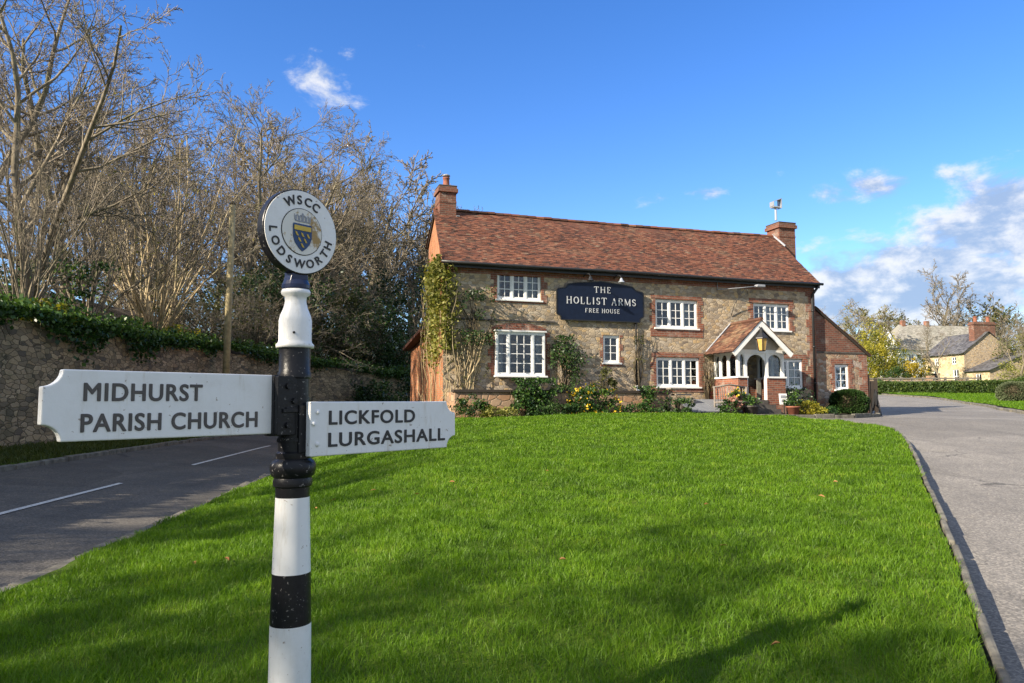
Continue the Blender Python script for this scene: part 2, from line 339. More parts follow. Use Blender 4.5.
class MB:
    def __init__(s): s.v = []; s.f = []; s.m = []; s.r = []
    def add(s, vs, fs, mi=0, rnd=None):
        o = len(s.v); s.v.extend([tuple(map(float, q)) for q in vs])
        r = RNG.random() if rnd is None else rnd
        for f in fs: s.f.append([i+o for i in f]); s.m.append(mi); s.r.append(r)
    def box(s, x0, x1, y0, y1, z0, z1, mi=0):
        s.add([(x0, y0, z0), (x1, y0, z0), (x1, y1, z0), (x0, y1, z0), (x0, y0, z1), (x1, y0, z1), (x1, y1, z1), (x0, y1, z1)],
              [(3, 2, 1, 0), (4, 5, 6, 7), (0, 1, 5, 4), (1, 2, 6, 5), (2, 3, 7, 6), (3, 0, 4, 7)], mi)
    def beam(s, p, q, wd, ht, mi=0, up=(0, 0, 1)):
        p = Vector(p); q = Vector(q); d = (q-p).normalized(); sd_ = d.cross(Vector(up))
        if sd_.length < 1e-4: sd_ = d.cross(Vector((1, 0, 0)))
        sd_.normalize(); u_ = sd_.cross(d)
        vs = []
        for e in (p, q):
            for a, b in ((-1, -1), (1, -1), (1, 1), (-1, 1)): vs.append(e+sd_*a*wd/2+u_*b*ht/2)
        s.add(vs, [(3, 2, 1, 0), (4, 5, 6, 7), (0, 1, 5, 4), (1, 2, 6, 5), (2, 3, 7, 6), (3, 0, 4, 7)], mi)
    def prism(s, poly, fn, d0, d1, mi=0):
        """poly of (a,b); fn(a,b,d)->xyz; extruded from d0 to d1"""
        n = len(poly); vs = [fn(a, b, d0) for a, b in poly]+[fn(a, b, d1) for a, b in poly]
        s.add(vs, [tuple(range(n))[::-1], tuple(range(n, 2*n))]+[(i, (i+1) % n, (i+1) % n+n, i+n) for i in range(n)], mi)
    def lathe(s, prof, seg=32, mi=0, c=(0, 0), caps=True):
        vs = []; fs = []
        for r, z in prof:
            for k in range(seg): vs.append((c[0]+r*math.cos(2*math.pi*k/seg), c[1]+r*math.sin(2*math.pi*k/seg), z))
        for i in range(len(prof)-1):
            for k in range(seg): k2 = (k+1) % seg; fs.append((i*seg+k, i*seg+k2, (i+1)*seg+k2, (i+1)*seg+k))
        if caps: fs.append(tuple(range(seg))[::-1]); fs.append(tuple((len(prof)-1)*seg+k for k in range(seg)))
        s.add(vs, fs, mi)
    def tube(s, pts, rad, sides=8, mi=0):
        pts = [Vector(p) for p in pts]; rad = rad if hasattr(rad, '__len__') else [rad]*len(pts)
        vs = []; fs = []
        for i, p in enumerate(pts):
            d = (pts[min(i+1, len(pts)-1)]-pts[max(i-1, 0)]).normalized()
            a = d.cross(Vector((0.31, 0.17, 0.93)));  a = a if a.length > 0.05 else d.cross(Vector((1, 0, 0))); a.normalize(); b = d.cross(a)
            for k in range(sides):
                an = 2*math.pi*k/sides; vs.append(p+(a*math.cos(an)+b*math.sin(an))*rad[i])
        for i in range(len(pts)-1):
            for k in range(sides): k2 = (k+1) % sides; fs.append((i*sides+k, i*sides+k2, (i+1)*sides+k2, (i+1)*sides+k))
        fs.append(tuple(range(sides))[::-1]); fs.append(tuple((len(pts)-1)*sides+k for k in range(sides)))
        s.add(vs, fs, mi)
    def build(s, name, mats, parent=None, smooth=False, loc=None, bevel=0.0):
        me = bpy.data.meshes.new(name); me.from_pydata(s.v, [], s.f)
        for mt in (mats if isinstance(mats, (list, tuple)) else [mats]): me.materials.append(M[mt])
        me.polygons.foreach_set('material_index', s.m)
        a = me.attributes.new('rnd', 'FLOAT', 'FACE'); a.data.foreach_set('value', s.r)
        if smooth: me.polygons.foreach_set('use_smooth', [True]*len(s.f))
        me.update()
        o = bpy.data.objects.new(name, me)
        if loc is not None: o.location = loc
        if bevel:
            b = o.modifiers.new('bevel', 'BEVEL'); b.width = bevel; b.segments = 2; b.limit_method = 'ANGLE'; b.angle_limit = R(40)
        if smooth and bevel == 0:
            pass
        return link(o, parent)

def npobj(name, V, Fq, mat_, parent=None, rnd=None, smooth=False):
    """V (n,3), Fq (m,k)"""
    V = np.asarray(V, np.float32); Fq = np.asarray(Fq, np.int32); m_, k = Fq.shape
    me = bpy.data.meshes.new(name)
    me.vertices.add(len(V)); me.vertices.foreach_set('co', V.ravel())
    me.loops.add(m_*k); me.loops.foreach_set('vertex_index', Fq.ravel())
    me.polygons.add(m_); me.polygons.foreach_set('loop_start', np.arange(0, m_*k, k, dtype=np.int32))
    try: me.polygons.foreach_set('loop_total', np.full(m_, k, np.int32))
    except Exception: pass
    me.materials.append(M[mat_])
    if rnd is not None:
        a = me.attributes.new('rnd', 'FLOAT', 'FACE'); a.data.foreach_set('value', np.asarray(rnd, np.float32))
    if smooth: me.polygons.foreach_set('use_smooth', np.ones(m_, bool))
    me.update(calc_edges=True); me.validate()
    return link(bpy.data.objects.new(name, me), parent)

def vnoise(X, Y, sc, seed):
    rs = np.random.RandomState(seed); g = rs.rand(64, 64)
    x = (X*sc) % 64; y = (Y*sc) % 64; i = x.astype(int) % 64; j = y.astype(int) % 64; fx = x-np.floor(x); fy = y-np.floor(y)
    fx = fx*fx*(3-2*fx); fy = fy*fy*(3-2*fy); i2 = (i+1) % 64; j2 = (j+1) % 64
    return (g[i, j]*(1-fx)+g[i2, j]*fx)*(1-fy)+(g[i, j2]*(1-fx)+g[i2, j2]*fx)*fy
def tuft(X, Y): return .045*vnoise(X, Y, 2.3, 51)+.030*vnoise(X, Y, 5.2, 52)-.03
# terrain ------------------------------------------------------------
def cx(y):
    y = np.clip(y, -60, 50); return -.111*y+.0186*np.maximum(0, y-24)**2
def H(x, y):
    x = np.asarray(x, float); y = np.asarray(y, float)
    xp = x-cx(y)
    s = np.interp(xp, [-9.6, -7.7, -5.5, -3.4], [.65, .5, .3, .12])
    A = np.interp(y, [3, 22, 29, 35, 45, 60, 90, 130, 300, 1500], [0, 1.2, 1.25, 1.42, 1.75, 2.45, 4.1, 5.5, 14, 40])
    b = np.clip((xp+3.4)/4, 0, 1); b = b*b*(3-2*b)
    return s+A*b
def Hf(x, y): return float(H(x, y))
def sheet(name, rows, off, mat_, n=40, kind='structure', bumpy=False):
    """rows: list of (y, x0, x1)"""
    V = []; rs = np.random.RandomState(3)
    for (y, x0, x1) in rows:
        xs = np.linspace(x0, x1, n); ys = np.full(n, y)
        V.append(np.stack([xs, ys, H(xs, ys)+off+(tuft(xs, ys) if bumpy else 0)], 1))
    V = np.concatenate(V); m_ = len(rows); F_ = []
    for i in range(m_-1):
        a = i*n+np.arange(n-1); F_.append(np.stack([a, a+1, a+n+1, a+n], 1))
    o = npobj(name, V, np.concatenate(F_), mat_, smooth=True)
    return tag(o, kind=kind)
# ground: one sheet to the horizon
gx = np.unique(np.concatenate([np.linspace(-1500, -60, 16), np.linspace(-60, 70, 261), np.linspace(70, 1500, 16)]))
gy = np.unique(np.concatenate([np.linspace(-300, -20, 8), np.linspace(-20, 100, 241), np.linspace(100, 1500, 30)]))
GX, GY = np.meshgrid(gx, gy)
GV = np.stack([GX.ravel(), GY.ravel(), (H(GX, GY)-0.25).ravel()], 1)
i0 = (np.arange(len(gy)-1)[:, None]*len(gx)+np.arange(len(gx)-1)[None]).ravel()
tag(npobj('ground', GV, np.stack([i0, i0+1, i0+1+len(gx), i0+len(gx)], 1), 'turf', smooth=True), kind='structure')
# roads
ys = np.concatenate([np.arange(-30, 60, 0.5)])
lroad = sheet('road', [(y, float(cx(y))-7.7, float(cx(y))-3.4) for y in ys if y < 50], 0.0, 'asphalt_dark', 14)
KY = [-6, 3.94, 6.25, 8.83, 12.86, 15.78, 17.8, 18.85]
KX = [-2.3, 2.53, 3.71, 4.97, 6.94, 8.32, 9.1, 9.12]
def rk(y): return float(np.interp(y, KY, KX))
def road_left(y): return float(np.interp(y, KY+[20.07, 21.45, 22.8, 24.0, 24.6, 29.2, 31, 40, 64], KX+[8.58, 7.73, 6.6, 6.8, 9.3, 14.3, 14.6, 13, 10]))
def road_right(y): return float(np.interp(y, [-6, 25, 30.56, 39.87, 47, 53.75, 62.5], [24, 22, 21.05, 25.39, 28.3, 30.28, 30.35]))
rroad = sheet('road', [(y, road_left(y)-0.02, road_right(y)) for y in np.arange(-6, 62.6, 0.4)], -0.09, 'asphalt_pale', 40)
# dashes on the left road
mk = MB()
def strip(mb, pts, wd, off):
    n = len(pts)
    vs = []
    for i, (x, y) in enumerate(pts):
        a = pts[max(i-1, 0)]; b = pts[min(i+1, n-1)]; d = Vector((b[0]-a[0], b[1]-a[1])).normalized(); nx, ny = -d.y*wd/2, d.x*wd/2
        vs += [(x+nx, y+ny, Hf(x+nx, y+ny)+off), (x-nx, y-ny, Hf(x-nx, y-ny)+off)]
    mb.add(vs, [(2*i+1, 2*i+3, 2*i+2, 2*i) for i in range(n-1)])
for y0, y1 in ((0.5, 5.0), (8.2, 13.4), (17.4, 25.6), (30, 36)):
    strip(mk, [(-5.5+float(cx(y)), y) for y in np.linspace(y0, y1, 9)], 0.085, 0.012)
mk.build('line_marking', 'road_paint', lroad)
# kerbs: irregular stones
def kerb_line(name, pts, wd, top, low=0.16, side=0, gap=0.0, wob=0.0, ln=0.9):
    mb = MB(); rs = random.Random(5)
    L = [Vector((*p, 0)) for p in pts]; seg = []
    for a, b in zip(L[:-1], L[1:]):
        n = max(1, round((b-a).length/ln))
        for k in range(n): seg.append((a.lerp(b, k/n), a.lerp(b, (k+1)/n)))
    for a, b in seg:
        if gap and rs.random() < gap: continue
        d = (b-a).normalized(); nn = Vector((-d.y, d.x, 0)); a2 = a+d*0.012; b2 = b-d*0.012
        o1 = rs.uniform(-wob, wob); h1 = top+rs.uniform(-.02, .015)
        vs = []
        for z in (0, 1):
            for q, sgn in ((a2, -1), (b2, -1), (b2, 1), (a2, 1)):
                s2 = q+nn*(side*wd/2+sgn*wd/2*(0.9 if z else 1)+o1); vs.append((s2.x, s2.y, Hf(s2.x, s2.y)+(h1+rs.uniform(-.008, .008) if z else -low)))
        mb.add(vs, [(3, 2, 1, 0), (4, 5, 6, 7), (0, 1, 5, 4), (1, 2, 6, 5), (2, 3, 7, 6), (3, 0, 4, 7)])
    return tag(mb.build(name, 'kerb_stone', bevel=0.015), kind='structure')
kerb_line('kerb', [(float(cx(y))-3.44, y) for y in np.arange(-8, 30, 1.1)], 0.17, 0.075, wob=0.04, ln=0.7)
kerb_line('kerb', [(float(cx(y))-7.78, y) for y in np.arange(-8, 48, 1.0)], 0.14, 0.09, wob=0.015, ln=0.9)
kerb_line('kerb', [(rk(y), y) for y in np.arange(-4, 18.9, 0.9)]+[(8.58, 20.07), (7.73, 21.45)], 0.06, 0.11, wob=0.010, ln=0.9)
kerb_line('kerb', [(7.6, 24.35), (9.3, 24.5), (11.6, 25.3), (13.4, 27.2), (14.2, 29.0)], 0.14, 0.045)
kerb_line('kerb', [(road_right(y)+0.1, y) for y in np.arange(14, 62, 1.0)], 0.3, 0.01, wob=0.08)
# lawn sheet
def lawn_left(y): return float(cx(y))-3.36 if y <= 20.4 else float(np.interp(y, [20.4, 21.1, 22.8], [-1.7, 0.2, 3.3]))
def lawn_right(y): return float(np.interp(y, KY+[20.07, 21.45, 22.8], [k-0.06 for k in KX]+[8.5, 7.65, 5.76]))
lrows = [(y, lawn_left(y), lawn_right(y)) for y in list(np.arange(-6, 20.4, 0.1))+[20.39, 20.41]+list(np.arange(20.6, 22.81, 0.2))]
sheet('lawn', lrows, 0.10, 'turf', 150, bumpy=True)
sheet('lawn', [(y, float(cx(y))-3.36, float(np.interp(y, [20.38, 24, 28], [-1.7, -2.6, -3.6]))) for y in np.arange(20.38, 28, 0.4)], 0.085, 'turf', 12)
sheet('verge', [(y, float(cx(y))-9.7, float(cx(y))-7.85) for y in np.arange(-8, 48, 0.5)], 0.06, 'turf', 6)
sheet('flower_bed', [(y, float(np.interp(y, [20.4, 21.1, 22.8, 24.4], [-1.75, 0.15, 3.2, 6.9])), float(np.interp(y, [20.4, 21.1, 22.8, 24.4], [-1.7, 2.0, 7.2, 9.3]))) for y in np.arange(20.4, 24.41, 0.2)]
      + [(y, -3.2, float(np.interp(y, [24.4, 24.5, 29.2], [9.3, 9.35, 14.2]))) for y in np.arange(24.42, 29, 0.3)], 0.03, 'soil', 30)
far_lawn = sheet('lawn', [(y, road_right(y)+0.25, 60 if y > 20 else 50) for y in np.arange(16, 62.5, 0.8)], 0.05, 'turf', 30)

# ------------------------------------------------------------------ grass blades (stuff)
def grass_mesh(name, X, Y, Z, h, wd, seed, lean=0.95, mt='grass_blade', edge=None):
    rs = np.random.RandomState(seed); n = len(X)
    a = rs.uniform(0, 2*np.pi, n); la = rs.uniform(0, 2*np.pi, n)
    ln = h*lean*rs.uniform(0.25, 1.3, n)
    bx, by = np.cos(a)*wd/2, np.sin(a)*wd/2
    lx, ly = np.cos(la)*ln, np.sin(la)*ln
    V = np.empty((n, 5, 3), np.float32)
    V[:, 0] = np.stack([X-bx, Y-by, Z-0.01], 1); V[:, 1] = np.stack([X+bx, Y+by, Z-0.01], 1)
    V[:, 2] = np.stack([X+bx*.8+lx*.38, Y+by*.8+ly*.38, Z+h*.62], 1); V[:, 3] = np.stack([X-bx*.8+lx*.38, Y-by*.8+ly*.38, Z+h*.62], 1)
    V[:, 4] = np.stack([X+lx, Y+ly, Z+h], 1)
    b = np.arange(n)*5
    T = np.concatenate([np.stack([b, b+1, b+2], 1), np.stack([b, b+2, b+3], 1), np.stack([b+3, b+2, b+4], 1)])
    r = np.clip(.55*rs.uniform(0, 1, n)+.5*vnoise(X, Y, 8.0, 33)-.02, 0, .97); r[rs.rand(n) < 0.015] = 1.0
    if edge is not None: r[(rs.rand(n) < .38*np.exp(-np.abs(edge)/.16))] = 1.0
    return tag(npobj(name, V.reshape(-1, 3), T, mt, rnd=np.tile(r, 3)), kind='stuff')
rs = np.random.RandomState(11)
GXs, GYs, GHs, GWs = [], [], [], []
for (y0, y1, dens_, hh, ww) in ((2.2, 5.5, 3600, .060, .0046), (5.5, 8.5, 2700, .058, .0060), (8.5, 12.5, 1500, .055, .0085), (12.5, 17, 850, .052, .013), (17, 22.8, 600, .045, .018)):
    xa, xb = -5.2, 9.3
    n = int((xb-xa)*(y1-y0)*dens_)
    X_ = rs.uniform(xa, xb, n); Y_ = rs.uniform(y0, y1, n)
    Lf = np.interp(Y_, np.arange(-6, 22.81, 0.1), [lawn_left(y) for y in np.arange(-6, 22.81, 0.1)])
    Rt = np.interp(Y_, np.arange(-6, 22.81, 0.1), [lawn_right(y) for y in np.arange(-6, 22.81, 0.1)])
    edge_n = vnoise(X_, Y_, 2.2, 9)*0.26+vnoise(X_, Y_, 7.0, 19)*0.16-0.14
    ok = (X_ > Lf+edge_n) & (X_ < Rt+0.05-vnoise(X_, Y_, 4.0, 8)*0.12) & (np.abs(X_) < 0.80*Y_+1.6)
    X_, Y_ = X_[ok], Y_[ok]
    cl = vnoise(X_, Y_, 1.4, 2)*0.35+vnoise(X_, Y_, 5.0, 4)*0.75+vnoise(X_, Y_, 11.0, 14)*0.60-.33
    GXs.append(X_); GYs.append(Y_); GHs.append(hh*(0.45+0.95*cl)*rs.uniform(0.6, 1.25, len(X_))); GWs.append(ww*rs.uniform(0.7, 1.3, len(X_)))
GXs = np.concatenate(GXs); GYs = np.concatenate(GYs); GHs = np.concatenate(GHs); GWs = np.concatenate(GWs)
grass_mesh('grass', GXs, GYs, H(GXs, GYs)+0.10+tuft(GXs, GYs), GHs, GWs, 5, edge=np.interp(GYs, np.arange(-6, 22.81, 0.1), [lawn_right(y) for y in np.arange(-6, 22.81, 0.1)])-GXs)
n = 30000; Y_ = rs.uniform(3, 42, n); X_ = cx(Y_)-rs.uniform(7.9, 9.6, n)
grass_mesh('grass', X_, Y_, H(X_, Y_)+0.06, rs.uniform(.05, .16, n), np.full(n, .02), 6, mt='verge_blade')
n = 40000; Y_ = rs.uniform(26, 61, n); u_ = rs.rand(n)**1.3
X_ = np.interp(Y_, [16, 30.56, 39.87, 53.75, 62.5], [22, 21.2, 25.55, 30.45, 30.55])+0.15+u_*18
grass_mesh('grass', X_, Y_, H(X_, Y_)+0.05, rs.uniform(.05, .10, n), np.full(n, .05), 7)
n = 5000; Y_ = rs.uniform(20.4, 27.5, n); X_ = rs.uniform(-6, -2, n); ok = (X_ > cx(Y_)-3.3) & (X_ < np.interp(Y_, [20.38, 24, 28], [-1.7, -2.6, -3.6])); X_, Y_ = X_[ok], Y_[ok]
grass_mesh('grass', X_, Y_, H(X_, Y_)+0.085, rs.uniform(.04, .1, len(X_)), np.full(len(X_), .02), 8)

rl = random.Random(3)
for i in range(16):
    y = rl.uniform(4.2, 12); x = rl.uniform(max(-3.6, -.45*y), min(.5*y, 5)); s_ = rl.uniform(.018, .034)
    mb = MB(); mb.add([(-s_*1.3, 0, 0), (-s_*.3, -s_*.6, .012), (s_*.7, -s_*.35, .008), (s_*1.3, 0, .002), (s_*.7, s_*.4, .012), (-s_*.3, s_*.62, .016)], [(0, 1, 2, 3), (0, 3, 4, 5)])
    o = mb.build('fallen_leaf', 'dead_leaf'); o.location = (x, y, Hf(x, y)+.155); o.rotation_euler = (rl.uniform(-.4, .4), rl.uniform(-.4, .4), rl.uniform(0, 6))
    tag(o, 'small brown fallen leaf lying on the green lawn', 'leaf', 'fallen leaves on the lawn')

# ------------------------------------------------------------------ leaves, twigs and trees
def leaf_quads(P_, size, seed, aspect=0.6, flat=0.0):
    rs = np.random.RandomState(seed); n = len(P_)
    d = rs.normal(size=(n, 3)); d[:, 2] = d[:, 2]*(1-flat)-0.25; d /= np.linalg.norm(d, axis=1)[:, None]
    q = rs.normal(size=(n, 3)); s_ = np.cross(d, q); s_ /= np.linalg.norm(s_, axis=1)[:, None]+1e-9
    L = (size*rs.uniform(0.6, 1.4, n))[:, None]
    V = np.empty((n, 4, 3)); V[:, 0] = P_-d*L*.5; V[:, 1] = P_+s_*L*aspect*.5; V[:, 2] = P_+d*L*.5; V[:, 3] = P_-s_*L*aspect*.5
    return V.reshape(-1, 3), np.arange(n*4).reshape(n, 4)
def clump_points(n, rx, ry, rz, seed, nc=40, cr=0.25, fill=0.5, zc=0.0, flat_bottom=True):
    """points in leafy clumps spread through and over an ellipsoid"""
    rs = np.random.RandomState(seed)
    d = rs.normal(size=(nc, 3)); d /= np.linalg.norm(d, axis=1)[:, None]
    rad = rs.uniform(fill, 1.02, nc)**0.7
    C_ = d*rad[:, None]
    cs = rs.uniform(0.6, 1.4, nc)*cr
    k = rs.randint(0, nc, n)
    e = rs.normal(size=(n, 3)); e /= np.linalg.norm(e, axis=1)[:, None]; e *= (rs.rand(n)**0.45)[:, None]*cs[k][:, None]
    p = (C_[k]+e)*np.array([rx, ry, rz]); p[:, 2] += zc
    if flat_bottom: p[:, 2] = np.where(p[:, 2] < 0.02, np.abs(p[:, 2])*0.5+0.02, p[:, 2])
    r = np.clip(0.5+0.30*rs.normal(size=nc)[k]+0.16*rs.normal(size=n), 0, 1)
    return p, r
def tube_np(polys, sides):
    Vs = []; Fs = []; off = 0
    ca = np.cos(2*np.pi*np.arange(sides)/sides); sa = np.sin(2*np.pi*np.arange(sides)/sides)
    for P_, rad in polys:
        P_ = np.asarray(P_, float); k = len(P_)
        d = np.gradient(P_, axis=0); d /= np.linalg.norm(d, axis=1)[:, None]+1e-9
        a = np.cross(d, np.array([0.31, 0.17, 0.93])); a /= np.linalg.norm(a, axis=1)[:, None]+1e-9; b = np.cross(d, a)
        V = P_[:, None]+(a[:, None]*ca[None, :, None]+b[:, None]*sa[None, :, None])*np.asarray(rad)[:, None, None]
        Vs.append(V.reshape(-1, 3))
        i = (np.arange(k-1)[:, None]*sides+np.arange(sides)[None]); j = (np.arange(k-1)[:, None]*sides+(np.arange(sides)+1)[None] % sides)
        Fs.append(np.stack([i, j, j+sides, i+sides], 2).reshape(-1, 4)+off); off += k*sides
    return np.concatenate(Vs), np.concatenate(Fs)
def grow(seed, base, stems, kids, lens, ang, up, h=10.0, r0=0.16, wob=0.10, start=0.3, rtwig=0.006, spread=0.0):
    """returns polylines per level. stems: list of (dir, length, radius)"""
    rs = np.random.RandomState(seed); levels = [[] for _ in range(len(kids)+1)]
    def br(p, d, L, r, lv):
        ns = 9 if lv == 0 else (6 if lv == 1 else (4 if lv == 2 else 3))
        pts = [p]; d = d/np.linalg.norm(d); ds = [d]
        for i in range(ns):
            d = d+rs.normal(size=3)*wob*(1+0.35*lv)+np.array([0, 0, up[min(lv, len(up)-1)]]); d /= np.linalg.norm(d)
            p = p+d*L/ns; pts.append(p); ds.append(d)
        tt = np.linspace(0, 1, ns+1); r1 = max(r*0.22, rtwig*0.7)
        levels[lv].append((np.array(pts), r*(1-tt)**0.9+r1*tt))
        if lv < len(kids):
            nk = max(1, int(round(kids[lv]*rs.uniform(0.75, 1.25))))
            s0 = start if lv == 0 else 0.18
            for k in range(nk):
                f = s0+(1-s0)*((k+rs.uniform(0.1, 0.9))/nk); f = min(f, 0.985)
                i = min(int(f*ns), ns-1); q = pts[i]+(pts[i+1]-pts[i])*(f*ns-i); dd = ds[i+1]
                e = rs.normal(size=3); e -= dd*e.dot(dd); e /= np.linalg.norm(e)
                an = R(ang[lv])*rs.uniform(0.6, 1.3)
                cdv = dd*math.cos(an)+e*math.sin(an)
                rl = r*(1-f)**0.9+r1*f
                cl = L*lens[lv]*rs.uniform(0.6, 1.25)*(1.0-0.55*f if lv == 0 else 1.05-0.5*f)
                br(q, cdv, cl, max(rl*0.62, rtwig), lv+1)
    for st in stems: br(np.array(st[3] if len(st) > 3 else base, float), np.array(st[0], float), st[1], st[2], 0)
    return levels
def tree_meshes(levels, split, sides=(7, 5, 3, 3, 3)):
    tk = [tube_np(l, sides[i]) for i, l in enumerate(levels[:split]) if l]; cr = [tube_np(l, sides[min(i+split, 4)]) for i, l in enumerate(levels[split:]) if l]
    def cat(x):
        off = 0; V = []; F_ = []
        for v, f in x: V.append(v); F_.append(f+off); off += len(v)
        return np.concatenate(V), np.concatenate(F_)
    return cat(tk), cat(cr)
PROTO = {}
def proto(name, seed, kind):
    rs_ = np.random.RandomState(seed); st = []
    if kind == 'tall':
        st = [((rs_.normal()*.06, rs_.normal()*.06, 1), 9.6, .14)]
        if seed % 2: st.append(((rs_.normal()*.25, rs_.normal()*.25, 1), 8.6, .11))
        lv = grow(seed, (0, 0, -0.3), st, [14 if seed % 2 == 0 else 10, 8, 7, 4], [.50, .55, .55, .5], [46, 42, 42, 40], [.03, .07, .06, .03], start=.22, rtwig=.008)
    elif kind == 'broad':
        lv = grow(seed, (0, 0, -0.3), [((rs_.normal()*.08, rs_.normal()*.08, 1), 8.4, .17)], [15, 9, 7, 4], [.70, .55, .52, .5], [56, 44, 42, 40], [.02, .09, .07, .03], start=.16, rtwig=.008)
    elif kind == 'far':
        lv = grow(seed, (0, 0, -0.3), [((rs_.normal()*.05, rs_.normal()*.05, 1), 8.0, .17)], [15, 9, 7, 4], [.72, .55, .52, .5], [52, 42, 42, 40], [.02, .09, .07, .03], start=.2, rtwig=.018)
    elif kind == 'coppice':
        for k in range(30):
            a = 2*math.pi*k/30+rs_.normal()*.3; t_ = rs_.uniform(.05, .75)
            st.append(((math.cos(a)*t_, math.sin(a)*t_, 1), rs_.uniform(5.5, 10.2), rs_.uniform(.034, .070), (math.cos(a)*rs_.uniform(.05, .6), math.sin(a)*rs_.uniform(.05, .6), -.3)))
        lv = grow(seed, (0, 0, -0.2), st, [6, 5, 5], [.42, .5, .5], [32, 38, 40], [.015, .04, .03], start=.22, wob=.105, rtwig=.007)
    elif kind == 'thicket':
        for k in range(26):
            a = rs_.uniform(0, 6.28); t_ = rs_.uniform(.3, 1.5)
            st.append(((math.cos(a)*t_, math.sin(a)*t_, 1), rs_.uniform(5.5, 10), rs_.uniform(.04, .08)))
        lv = grow(seed, (0, 0, -0.2), st, [8, 5, 5], [.5, .5, .5], [50, 46, 44], [-.02, .03, .0], start=.15, wob=.13, rtwig=.012)
    (tv, tf), (cv, cf) = tree_meshes(lv, 1 if kind in ('coppice', 'thicket') else 2)
    PROTO[name] = (tv, tf, cv, cf, lv)
for i in range(4): proto('tall%d' % i, 21+i, 'tall')
for i in range(2): proto('broad%d' % i, 41+i, 'broad'); proto('far%d' % i, 61+i, 'far')
proto('coppice0', 5, 'coppice'); proto('coppice1', 8, 'coppice')
proto('thicket0', 3, 'thicket'); proto('thicket1', 4, 'thicket')
MESH = {}
def get_mesh(key, which, mat_):
    k = (key, which, mat_)
    if k not in MESH:
        tv, tf, cv, cf, lv = PROTO[key]; V, F_ = (tv, tf) if which == 'trunk' else (cv, cf)
        rr = np.random.RandomState(1).rand(len(F_))
        o = npobj(which, V, F_, mat_, rnd=rr, smooth=True); MESH[k] = o.data; bpy.data.objects.remove(o)
    return MESH[k]
def bare_tree(key, loc, height, rz, label, name='bare_tree', bark_='bark', twig_='twig', sx=1.0, group=None, leaves=None, lean=(0, 0), cat='tree'):
    t = thing(name, label, cat, loc, rz, group)
    s_ = height/10.0; t.scale = (s_*sx, s_*sx, s_); t.rotation_euler = (lean[0], lean[1], rz)
    link(bpy.data.objects.new('trunk', get_mesh(key, 'trunk', bark_)), t)
    link(bpy.data.objects.new('crown', get_mesh(key, 'crown', twig_)), t)
    if leaves:
        lm, num, size, sd_ = leaves
        lv = PROTO[key][4]; tips = np.concatenate([p[1:] for l in lv[2:] for p, r in l]); rs_ = np.random.RandomState(sd_)
        # leaves gather on some limbs more than others
        w_ = vnoise(tips[:, 0]+50, tips[:, 2]+50, 0.6, sd_)**2; w_ /= w_.sum()
        P_ = tips[rs_.choice(len(tips), num, p=w_)]+rs_.normal(size=(num, 3))*.12
        V, F_ = leaf_quads(P_, size/s_, sd_); npobj('foliage', V, F_, lm, t, rnd=rs_.rand(num))
    return t
def bush(name, label, loc, rx, ry, rz_, mat_, n, size, seed, cat='shrub', group=None, nc=50, cr=0.3, fill=0.45, zc=None, stems=True, extra=None, aspect=.6):
    t = thing(name, label, cat, loc, 0, group)
    zc = rz_*0.95 if zc is None else zc
    P_, r = clump_points(n, rx, ry, rz_, seed, nc, cr, fill, zc)
    V, F_ = leaf_quads(P_, size, seed+1, aspect); npobj('foliage', V, F_, mat_, t, rnd=r)
    if stems:
        mb = MB(); rr = random.Random(seed)
        for k in range(9):
            a = rr.uniform(0, 6.28); q = rr.uniform(.3, .8)
            mb.tube([(0.1*rx*math.cos(a), 0.1*ry*math.sin(a), -0.05), (.4*q*rx*math.cos(a), .4*q*ry*math.sin(a), zc*.7), (q*rx*math.cos(a), q*ry*math.sin(a), zc+rz_*rr.uniform(0, .6))], [.035*max(.4, rz_/2), .022*max(.4, rz_/2), .008], 5)
        mb.build('stem', 'dark_bark', t)
    if extra:
        m2, n2, s2, pn = extra
        P_, r = clump_points(n2*3, rx*1.04, ry*1.04, rz_*1.04, seed, nc, cr, fill, zc)
        q = np.array([0, 0, zc]); d = np.linalg.norm((P_-q)/np.array([rx, ry, rz_]), axis=1); P_ = P_[np.argsort(-d)[:n2]]
        V, F_ = leaf_quads(P_, s2, seed+9, .8); npobj(pn, V, F_, m2, t, rnd=np.random.RandomState(seed).rand(n2))
    return t
#@@PART2
# ------------------------------------------------------------------ lettering
def glyph_mesh(txt, cap, bold=0.0, depth=0.004, width=None, space=1.0):
    cu = bpy.data.curves.new('lettering', 'FONT'); cu.body = txt; cu.size = 1.0; cu.space_character = space; cu.offset = bold; cu.extrude = 0.001; cu.resolution_u = 5
    o = bpy.data.objects.new('lettering', cu); COL.objects.link(o); bpy.context.view_layer.update()
    me = bpy.data.meshes.new_from_object(o.evaluated_get(bpy.context.evaluated_depsgraph_get()))
    V = np.array([v.co[:] for v in me.vertices]); F_ = [list(p.vertices) for p in me.polygons]
    bpy.data.objects.remove(o); bpy.data.curves.remove(cu); bpy.data.meshes.remove(me)
    x0, x1 = V[:, 0].min(), V[:, 0].max(); y0, y1 = V[:, 1].min(), V[:, 1].max()
    k = cap/(y1-y0); V[:, 0] -= x0; V[:, 1] -= y0; V[:, :2] *= k
    if width: V[:, 0] *= width/((x1-x0)*k)
    V[:, 2] = np.where(V[:, 2] > 0, depth, 0.0)
    return V, F_
def bold_add(mb, V, F_, b, place):
    for k, (ox, oy) in enumerate([(0, 0)]+[(math.cos(q*math.pi/4)*b, math.sin(q*math.pi/4)*b) for q in range(8)] if b else [(0, 0)]):
        mb.add([place(v[0]+ox, v[1]+oy, (v[2]-.00012*k if v[2] > 0 else 0)) for v in V], F_)
